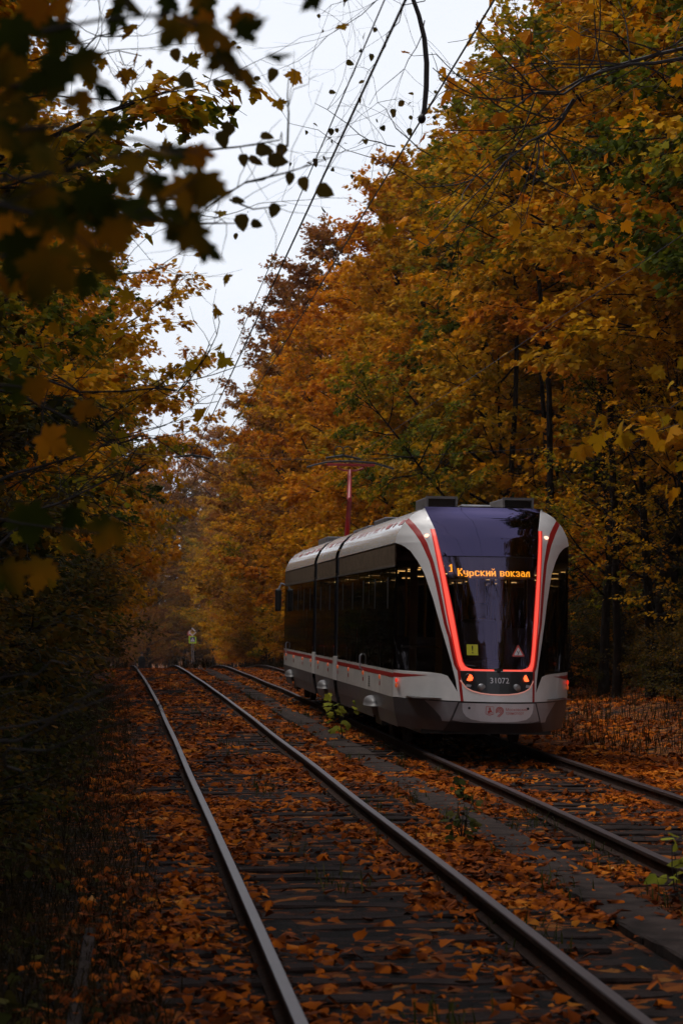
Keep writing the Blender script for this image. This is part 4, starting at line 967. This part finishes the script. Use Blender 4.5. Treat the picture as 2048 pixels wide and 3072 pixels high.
# rear mirror
b = MB(); b.tube([(-1.15, VE + .3, 2.55), (-1.3, VE + .3, 2.6), (-1.36, VE + .3, 2.45)], .022, 6); mr_ = b.build('mirror_arm', M['grey_light'], tram)
b = MB(); b.box(-1.44, -1.29, VE + .24, VE + .36, 1.95, 2.47, .04); b.build('mirror', M['dark'], mr_)
# cab interior seen through the glass
b = MB(); b.grid([[(u, y, .75) for u in (-1.1, 1.1)] for y in (.5, 23.5)]); b.build('cabin_floor', M['dark'], tram)
b = MB(); b.grid([[(u, y, 2.62) for u in (-1.15, 1.15)] for y in (1.5, 23.5)]); b.build('cabin_ceiling', M['interior'], tram)
b = MB(); b.box(-.55, .55, .5, .9, .75, 1.16, .05); b.build('dashboard', M['dark'], tram)
b = MB(); b.box(-.28, .28, 1.7, 2.1, 1.1, 1.25, .04); b.box(-.27, .27, 2.02, 2.16, 1.2, 1.82, .06); b.box(-.15, .15, 2.03, 2.13, 1.84, 2.05, .05); b.tube([(0, 1.9, .75), (0, 1.9, 1.12)], .06, 8); b.build('driver_seat', M['dark'], tram)
for i, (u, y) in enumerate([(-.85, 2.7), (-.45, 2.9), (.18, 2.95), (.45, 2.95), (.85, 2.7)]):
    b = MB(); b.box(u - .05, u + .05, y - .03, y + .03, .75, 2.6); b.build('partition_post', M['pole_yellow'], tram)
b = MB(); b.box(-1.1, -.05, 2.88, 2.94, .75, 1.55); b.box(.5, 1.1, 2.88, 2.94, .75, 1.7); b.build('partition', M['interior'], tram)
for s in (-1, 1):
    for y in (3.4, 4.8, 6.2, 7.6, 9.2, 12.2, 14.2, 17, 19, 21):
        b = MB(); b.box(s*.42 - .10, s*.42 + .10, y, y + .05, 2.585, 2.60); b.build('ceiling_lamp', M['cabin_lamp'], tram)
    for y in (4.2, 6.6, 9.0, 13.3, 17.5, 20.5):
        b = MB(); b.tube([(s*.5, y, .75), (s*.5, y, 2.62)], .018, 6); b.build('grab_pole', M['pole_yellow'], tram)
b = MB(); b.tube([(-1.08, 2.1, 1.42), (-.62, 1.5, 1.42)], .014, 6); b.build('cab_rail', M['pole_yellow'], tram)
b = MB(); b.box(-.9, .9, 1.2, 24.6, .24, .5); b.build('underframe', M['dark'], tram)

# ------------------------------------------------------------------ overhead line
def wire(name, x, z, y0, y1, r, label, sag=.0):
    b = MB(); pts = [(x + float(trackx(y)), y, z + float(lz(y))) for y in np.arange(y0, y1, 4.)]; b.tube(pts, r, 6)
    tag(b.build(name, M['wire']), label, 'wire')
wire('contact_wire', TL, 5.62, -20, 292, .0085, 'thicker of the two close overhead wires above the empty left track')
wire('contact_wire', TL + .02, 5.95, -20, 292, .005, 'thin overhead wire just above the contact wire of the empty track')
wire('feeder_cable', 3.3, 7.52, -20, 292, .010, 'dark overhead cable running between the two tracks, held by the curved hanger')
wire('contact_wire', TR + .1, 5.52, -20, 292, .004, 'overhead contact wire above the pantograph of the tram, in front of the right hand trees')
hx = Vector((3.3, 26.4, 7.52))
b = MB(); b.tube([hx + Vector(p) for p in ((0, 0, 0), (.03, 0, .12), (.05, 0, .35), (.055, 0, .62), (.03, 0, .9), (-.03, 0, 1.15), (-.12, 0, 1.4), (-.3, 0, 1.9))], [.022, .028, .030, .030, .028, .026, .024, .022], 8)
hg = b.build('cable_hanger', M['wire']); tag(hg, 'black curved hanger gripping the overhead cable against the sky', 'hanger')
bm = bmesh.new(); bmesh.ops.create_uvsphere(bm, u_segments=10, v_segments=8, radius=.045)
for v in bm.verts: v.co = Vector((v.co.x, v.co.y * 1.6, v.co.z * 1.2)) + hx
bb = MB(); bb.bm(bm); bb.build('clamp', M['wire'], hg, smooth=True)
sp = empty('span_wire', (0, 55.5, 0), label='cross span wire with looped insulators over both tracks behind the tram', cat='span wire')
b = MB(); b.tube([(-4, 0, 6.0), (1.64, 0, 5.66), (3.3, 0, 5.64), (5.1, 0, 5.6), (11, 0, 6.0)], .006, 6); b.build('cross_wire', M['wire'], sp)
for cx in (1.64, 5.1):
    b = MB()
    for dx in (-.09, .10):
        b.tube([(cx + dx + .12 * math.cos(t), 0, 5.80 + .13 * math.sin(t)) for t in np.linspace(0, 2 * math.pi, 14)], .012, 5)
    b.tube([(cx - .4, 0, 5.66), (cx, 0, 5.72), (cx + .4, 0, 5.64)], .025, 6); b.build('insulator', M['wire'], sp)

# ------------------------------------------------------------------ road signs and walker beyond the crest
def crossing_sign(px, py, depth, sz, label, extra):
    p = P(px, py, depth); g = float(gz(p.x, p.y)); o = empty('crossing_sign', (p.x, p.y, g), (0, 0, R(-2)), label, 'road sign'); z = p.z - g; h = sz / 2
    b = MB()
    b.tube([(-.08, .05, -.3), (-.08, .05, z + h + (.9 if extra else .02))], .035, 8)
    if extra: b.tube([(.10, .08, -.3), (.10, .08, z + h)], .035, 8)
    b.build('post', M['galv'], o)
    b = MB(); b.box(-h, h, -.02, .0, z - h, z + h, .006); pn = b.build('lime_panel', M['sign_lime'], o)
    k = h * .66; b = MB(); b.box(-k, k, -.026, -.02, z - k, z + k); bl = b.build('blue_field', M['sign_blue'], pn)
    b = MB(); b.add([(-k*.85, -.031, z - k*.75), (k*.85, -.031, z - k*.75), (0, -.031, z + k*.85)], [(0, 1, 2)]); wt = b.build('white_triangle', M['sticker_white'], bl)
    b = MB(); q = k * .8                      # walking figure over stripes
    for pts in ([(-.06, .0), (.08, .0), (.10, .38), (-.08, .38)], [(-.06, .02), (.02, .02), (-.14, -.5), (-.24, -.48)], [(.0, .02), (.08, .02), (.24, -.5), (.14, -.5)], [(-.06, .34), (-.24, .1), (-.2, .06), (-.02, .26)], [(.08, .34), (.26, .14), (.22, .1), (.04, .26)], [(-.05, .42), (.06, .42), (.06, .56), (-.05, .56)]):
        b.add([(u*q, -.036, z - k*.18 + w*q) for u, w in pts], [tuple(range(len(pts)))])
    for i in range(-2, 3): b.add([((i*.26-.06)*q, -.036, z - k*.74), ((i*.26+.08)*q, -.036, z - k*.74), ((i*.26+.06)*q, -.036, z - k*.62), ((i*.26-.04)*q, -.036, z - k*.62)], [(0, 1, 2, 3)])
    b.build('walking_figure', M['dark'], wt)
    if extra:
        zc = z + h + .43; b = MB(); r_ = .46
        b.add([(-r_, -.03, zc), (0, -.03, zc - r_), (r_, -.03, zc), (0, -.03, zc + r_), (-r_, -.005, zc), (0, -.005, zc - r_), (r_, -.005, zc), (0, -.005, zc + r_)], [(0, 1, 2, 3), (7, 6, 5, 4), (0, 4, 5, 1), (1, 5, 6, 2), (2, 6, 7, 3), (3, 7, 4, 0)])
        pr_ = b.build('priority_diamond', M['sticker_white'], o)
        r_ = .29; b = MB(); b.add([(-r_, -.036, zc), (0, -.036, zc - r_), (r_, -.036, zc), (0, -.036, zc + r_)], [(0, 1, 2, 3)]); b.build('amber_field', M['sign_amber'], pr_)
        b = MB(); b.lathe([(.34, 0), (.34, .015)], (-.24, .02, z + h + .25), 24, 'y'); ne = b.build('no_entry_disc', M['sticker_red'], o)
        b = MB(); b.box(-.46, .0, .008, .018, z + h + .2, z + h + .29); b.build('white_bar', M['sticker_white'], ne)
crossing_sign(578, 1919, 268, .82, 'lime framed blue pedestrian crossing sign on twin posts below an amber priority diamond', True)
crossing_sign(490.5, 1938, 292, .50, 'small distant lime framed crossing sign left of the larger twin post sign', False)
# the walker
pw = P(426, 1975, 166); wg = float(gz(pw.x, pw.y))
def person(loc, rz, label):
    me = bpy.data.meshes.new('person'); J = [(0,0,.94,.135),(0,.01,1.1,.125),(0,0,1.3,.15),(0,0,1.43,.10),(0,-.01,1.5,.055),(0,-.02,1.58,.075),(0,-.02,1.68,.088),
        (.17,0,1.4,.065),(.23,.04,1.14,.05),(.22,-.06,.92,.042),(.22,-.08,.84,.04),(-.17,0,1.4,.065),(-.23,-.05,1.14,.05),(-.22,-.14,.92,.042),(-.22,-.16,.84,.04),
        (.09,0,.86,.09),(.10,-.10,.48,.065),(.10,-.02,.09,.045),(.10,-.15,.04,.04),(-.09,0,.86,.09),(-.10,.07,.48,.065),(-.10,.22,.11,.045),(-.10,.12,.04,.04)]
    E = [(0,1),(1,2),(2,3),(3,4),(4,5),(5,6),(2,7),(7,8),(8,9),(9,10),(2,11),(11,12),(12,13),(13,14),(0,15),(15,16),(16,17),(17,18),(0,19),(19,20),(20,21),(21,22)]
    me.from_pydata([j[:3] for j in J], E, []); o = link('tmp', me)
    m = o.modifiers.new('skin', 'SKIN'); 
    for i, j in enumerate(J): me.skin_vertices[0].data[i].radius = (j[3], j[3])
    me.skin_vertices[0].data[0].use_root = True
    o.modifiers.new('sub', 'SUBSURF').levels = 2
    dg = bpy.context.evaluated_depsgraph_get(); me2 = bpy.data.meshes.new_from_object(o.evaluated_get(dg)); bpy.data.objects.remove(o)
    me2.materials.clear()
    for mm in ('coat', 'jeans', 'skin'): me2.materials.append(M[mm])
    for p in me2.polygons:
        z = p.center.z; p.material_index = 2 if z > 1.47 or (abs(p.center.x) > .17 and z < .88 and z > .75) else (1 if z < .82 else 0); p.use_smooth = True
    o = link('person', me2, None, loc, (0, 0, rz)); tag(o, label, 'person')
    b = MB(); bm = bmesh.new(); bmesh.ops.create_uvsphere(bm, u_segments=14, v_segments=10, radius=.1)
    bmesh.ops.bisect_plane(bm, geom=list(bm.verts)+list(bm.edges)+list(bm.faces), plane_co=(0, -.02, -.03), plane_no=(0, -.6, -1), clear_outer=True)
    for v in bm.verts: v.co = v.co + Vector((0, -.01, 1.68))
    b.bm(bm); b.build('hair', M['hair'], o, smooth=True)
    b = MB(); rows = []
    for z, rx, ry in ((.72, .25, .19), (.9, .235, .18), (1.1, .21, .16), (1.28, .225, .165), (1.42, .16, .12), (1.5, .075, .075)):
        rows.append([(rx * math.cos(t), ry * math.sin(t), z) for t in np.linspace(0, 2 * math.pi, 17)])
    b.grid(rows); b.build('coat', M['coat'], o, smooth=True)
person((pw.x, pw.y, wg), 0, 'person in a dark coat walking on the track far beyond the crest')

# ------------------------------------------------------------------ branches in front of the camera
def bough(name, label, depth, paths, leafs, shape, mat, rad=.012, seed=1, group=None, side=0, jit=.25, lsc=1.):
    """paths: pixel polylines at about one depth; leafs: (px, py, size in m, turn, nod)"""
    r = np.random.default_rng(seed); o = empty(name, P(paths[0][0][0], paths[0][0][1], depth), label=label, cat='branch', group=group); base = o.location.copy()
    for path in paths:
        b = MB(); dd = depth + r.uniform(-jit, jit); pts = []
        for i in range(len(path) - 1):
            for t in np.linspace(0, 1, 4)[:-1]:
                q = np.array(path[i]) * (1 - t) + np.array(path[i + 1]) * t; pts.append(P(q[0], q[1], dd + r.normal(0, .02)) - base)
        pts.append(P(path[-1][0], path[-1][1], dd) - base); k = len(pts)
        b.tube(pts, np.linspace(rad, rad * .35, k), 5)
        for s in range(side):
            i = r.integers(1, k - 1); d = (pts[i + 1 if i + 1 < k else i] - pts[i - 1]).normalized(); L = r.uniform(.06, .22) * depth / 8
            q = pts[i]; v = (d + Vector(r.normal(0, .8, 3))).normalized(); tp = [q]
            for _ in range(4): v = (v + Vector(r.normal(0, .28, 3))).normalized(); tp.append(tp[-1] + v * L / 4 * 2)
            b.tube(tp, np.linspace(rad * .4, rad * .16, 5), 4)
        b.build('branch', M['twig'], o)
    if leafs:
        n = len(leafs); a = np.array(leafs, float)
        pos = np.array([P(x, y, depth + r.uniform(-jit, jit)) - base for x, y in a[:, :2]])
        cx, cyy, cz = [np.array(CAMR.col[i]) for i in range(3)]
        ang = np.radians(a[:, 3]); nod = a[:, 4]
        d = cx * np.cos(ang)[:, None] + cyy * np.sin(ang)[:, None] + r.normal(0, .15, (n, 3)); up = cz[None] * (1 - nod)[:, None] + np.array([0, 0, 1.]) * nod[:, None] + r.normal(0, .2, (n, 3))
        a[:, 2] *= lsc * r.uniform(.75, 1.1, n); pos = pos - d * a[:, 2:3] * .45
        v, t = leaves(r, pos, d, up, a[:, 2], shape, cup=.5)
        link('foliage', np_mesh('foliage', v, [t], [M[mat]]), o)
    return o
r = np.random.default_rng(66)
big = [(170, 130, .20, 250, .3), (260, 200, .17, 300, .4), (110, 250, .22, 200, .5), (60, 120, .18, 280, .3), (545, 90, .13, 275, .1), (620, 40, .17, 320, .4), (680, 95, .19, 330, .7), (735, 50, .12, 20, .2), (700, 200, .16, 310, .6), (745, 225, .13, 315, .6),
       (330, 265, .14, 330, .5), (220, 290, .17, 200, .5), (60, 330, .19, 170, .4), (330, 60, .15, 250, .3), (420, 30, .16, 300, .5), (500, 20, .14, 260, .4), (930, 4, .10, 200, .6),
       (400, 460, .14, 350, .8), (500, 455, .18, 340, .7), (560, 480, .15, 335, .7), (480, 560, .16, 320, .5), (630, 570, .17, 325, .5), (590, 540, .13, 310, .4), (420, 640, .17, 340, .6), (520, 650, .16, 330, .7), (570, 640, .15, 345, .7),
       (300, 620, .2, 300, .6), (200, 640, .2, 290, .5), (600, 715, .17, 310, .3), (540, 690, .18, 250, .3), (640, 745, .12, 320, .3), (130, 700, .19, 260, .3), (180, 800, .2, 270, .3), (60, 760, .2, 250, .3), (340, 690, .18, 300, .5), (260, 730, .17, 300, .5),
       (90, 860, .18, 280, .3), (320, 800, .15, 340, .7), (60, 450, .2, 210, .5), (150, 470, .17, 330, .4), (20, 600, .2, 230, .5), (250, 860, .12, 250, .3)]
for (x, y, s) in [(110, 20, .17), (20, 260, .18), (20, 400, .15), (110, 600, .15), (20, 700, .16), (380, 560, .12), (330, 720, .13), (30, 850, .14)]:
    big.append((x + r.uniform(-15, 15), y + r.uniform(-15, 15), s, r.uniform(200, 340), r.uniform(.2, .7)))
for (x, y, s, a_, nd_) in list(big):
    if r.random() < .62: big.append((x + r.normal(0, 60), y + r.normal(0, 60), s, a_ + r.normal(0, 40), nd_))
bough('maple_branch', 'large out of focus maple leaves, dark green and amber, hanging in the upper left corner', 5.6,
      [[(-200, 60), (60, 110), (300, 60), (520, 40), (720, 120)], [(-200, 420), (150, 380), (420, 420), (560, 470)], [(-200, 560), (120, 530), (330, 470), (520, 460)], [(-200, 560), (100, 640), (350, 650), (560, 670)], [(-200, 240), (60, 260), (250, 220), (330, 250)], [(-150, 800), (60, 760), (180, 760)]], big, MAPLE_FINE, 'leaf_near', .007, 3, side=4, jit=.5, lsc=.58)
low = [(240, 1330, .14, 300, .3), (60, 1180, .15, 260, .3), (310, 1620, .13, 240, .5), (90, 1590, .15, 280, .3), (120, 1720, .16, 260, .3), (30, 1740, .14, 290, .3), (200, 1560, .12, 250, .4), (110, 1170, .11, 300, .3), (270, 1230, .11, 330, .5), (230, 1630, .14, 330, .7), (160, 1330, .12, 300, .4), (330, 1590, .1, 230, .4)]
bough('maple_branch', 'few blurred green and orange leaves hanging on the left below the sky gap', 8.5, [[(-250, 1120), (60, 1160), (250, 1290)], [(-250, 1500), (60, 1570), (300, 1600)]], low, MAPLE_FINE, 'leaf_near', .006, 5)
lin = [(816, 225), (526, 163), (564, 245), (655, 247), (682, 392), (667, 418), (798, 408), (794, 451), (842, 451), (731, 483), (771, 483), (833, 477), (869, 532), (913, 549), (976, 573), (712, 601), (820, 624), (727, 669), (772, 669)]
bough('linden_branch', 'thin twig with dark rounded linden leaves against the sky left of the wires', 11.5,
      [[(380, 610), (560, 595), (650, 585), (700, 570), (735, 548), (790, 540), (830, 515), (845, 470), (846, 400)], [(735, 548), (850, 520), (900, 505), (985, 475)], [(600, 670), (720, 670)], [(700, 570), (640, 610), (600, 640)], [(620, 450), (720, 440), (840, 420), (845, 395)], [(690, 600), (760, 628), (860, 615)], [(862, 440), (866, 340), (862, 290), (866, 230)]],
      [(x, y, .072 + .012 * ((i * 7) % 3), 250 + 37 * ((i * 5) % 4), .25) for i, (x, y) in enumerate(lin)], OVATE, 'leaf_linden', .006, 8, side=3)
# twiggy, half bare crowns high on the left and the seed-hung twigs at the top
r = np.random.default_rng(12)
def twigfan(name, label, depth, starts, n, L, seed, leafn=0, mat='leaf', size=.07, rad=.010):
    r = np.random.default_rng(seed); o = empty(name, P(*starts[0][0], depth), label=label, cat='branch'); base = o.location.copy(); lp = []
    cx, cyy = Vector(CAMR.col[0]), Vector(CAMR.col[1])
    for (p0, p1) in starts:
        b = MB(); a = P(*p0, depth + r.uniform(-1, 1)) - base; e = P(*p1, depth + r.uniform(-1, 1)) - base; k = 9; main = []
        wob = Vector(r.normal(0, 1, 3)) * (e - a).length * .05
        for i in range(k): t = i / (k - 1); main.append(a.lerp(e, t) + wob * math.sin(t * 3.14 * 1.5) + Vector(r.normal(0, .012, 3)) * (e - a).length)
        b.tube(main, np.linspace(rad, rad * .35, k), 5); d0 = (e - a).normalized()
        for _ in range(n):
            i = r.integers(1, k); v = (d0 * r.uniform(.2, 1) + (cx * r.normal(0, .8) + cyy * r.normal(-.05, .7))).normalized(); q = main[i]; tp = [q]; ll = L * r.uniform(.4, 1.2)
            g = Vector(r.normal(0, .16, 3))
            for _2 in range(6): v = (v + g * .45 + Vector(r.normal(0, .12, 3))).normalized(); tp.append(tp[-1] + v * ll / 6)
            b.tube(tp, np.linspace(rad * .42, rad * .18, 7), 4)
            for _3 in range(3):
                j = r.integers(2, 7); v2 = ((tp[j] - tp[j-1]).normalized() + Vector(r.normal(0, .6, 3))).normalized(); t2 = [tp[j]]
                for _4 in range(3): v2 = (v2 + Vector(r.normal(0, .25, 3))).normalized(); t2.append(t2[-1] + v2 * ll * .12)
                b.tube(t2, np.linspace(rad * .2, rad * .12, 4), 3)
                if r.random() < leafn: lp.append(t2[-1])
        b.build('branch', M['twig'], o)
    if lp:
        lp = np.array([list(p) for p in lp]); n_ = len(lp); dv = r.normal(0, .5, (n_, 3)); dv[:, 2] -= .8
        v, t = leaves(r, lp, dv, r.normal(0, 1, (n_, 3)), size * r.uniform(.6, 1.3, n_), OVATE if size < .09 else MAPLE_FINE, cup=.5); link('foliage', np_mesh('foliage', v, [t], [M[mat]]), o)
twigfan('bare_branch', 'nearly bare twigs with dark seed clusters at the top of the sky gap', 19, [((1260, -120), (900, 190)), ((1240, -150), (980, 60)), ((1300, -40), (1060, 260)), ((1270, 60), (1120, 330))], 6, .9, 3, .35, 'leaf_linden', .05, .005)
twigfan('bare_branch', 'bare branch with hanging seeds reaching left into the sky below the hanger', 22, [((1420, 540), (930, 425)), ((1290, 470), (1110, 300)), ((1180, 440), (960, 330))], 7, .8, 4, .7, 'leaf_linden', .06, .007)
twigfan('bare_branch', 'dark twiggy boughs against the pale sky on the upper left', 16, [((-150, 420), (520, 230)), ((-150, 600), (460, 330)), ((-100, 250), (480, 60)), ((-150, 650), (640, 640)), ((-100, 520), (420, 620)), ((-100, 150), (380, 180)), ((-60, 900), (480, 760))], 8, .8, 6, .42, 'leaf_orange', .10, .009)
twigfan('bare_branch', 'thin bare branches crossing the left rail above the dry grass', 10.5, [((-120, 2190), (400, 2090)), ((-100, 2240), (440, 2020)), ((-140, 2060), (330, 1960)), ((60, 2300), (420, 2120))], 5, .5, 7, .0, 'leaf_orange', .1, .007)
twigfan('bare_branch', 'dark crooked boughs among the leaves at the middle left', 20, [((-100, 1250), (480, 1120)), ((-60, 1480), (420, 1300)), ((-60, 1150), (380, 1330)), ((0, 1640), (350, 1400))], 10, 1.2, 9, .25, 'leaf_green', .13, .016)
twigfan('bare_branch', 'long dark bough sweeping in from the upper right through amber leaves', 30, [((2200, 90), (1480, 330)), ((2200, 180), (1600, 250)), ((1720, 300), (1540, 480))], 12, 1.6, 10, .5, 'leaf', .17, .030)
twigfan('maple_spray', 'bright amber maple spray hanging at the right edge above the tram', 24, [((2150, 1260), (1850, 1330)), ((2150, 1180), (1900, 1240))], 7, .6, 13, .95, 'leaf_orange', .19, .008)

# ------------------------------------------------------------------ autumn air
bx_ = MB(); bx_.box(-420, 420, -160, 430, -16, 36)
hz = bx_.build('haze', None or M['dark']); hz.data.materials.clear()
hm = bpy.data.materials.new('haze'); hm.use_nodes = True; hn = hm.node_tree.nodes; hl_ = hm.node_tree.links; hn.remove(hn['Principled BSDF'])
pv = hn.new('ShaderNodeVolumePrincipled'); pv.inputs['Density'].default_value = .00016; pv.inputs['Color'].default_value = (.90, .76, .70, 1)
hl_.new(pv.outputs[0], hn['Material Output'].inputs['Volume']); hz.data.materials.append(hm)
hz['kind'] = 'stuff'; hz.display_type = 'WIRE'
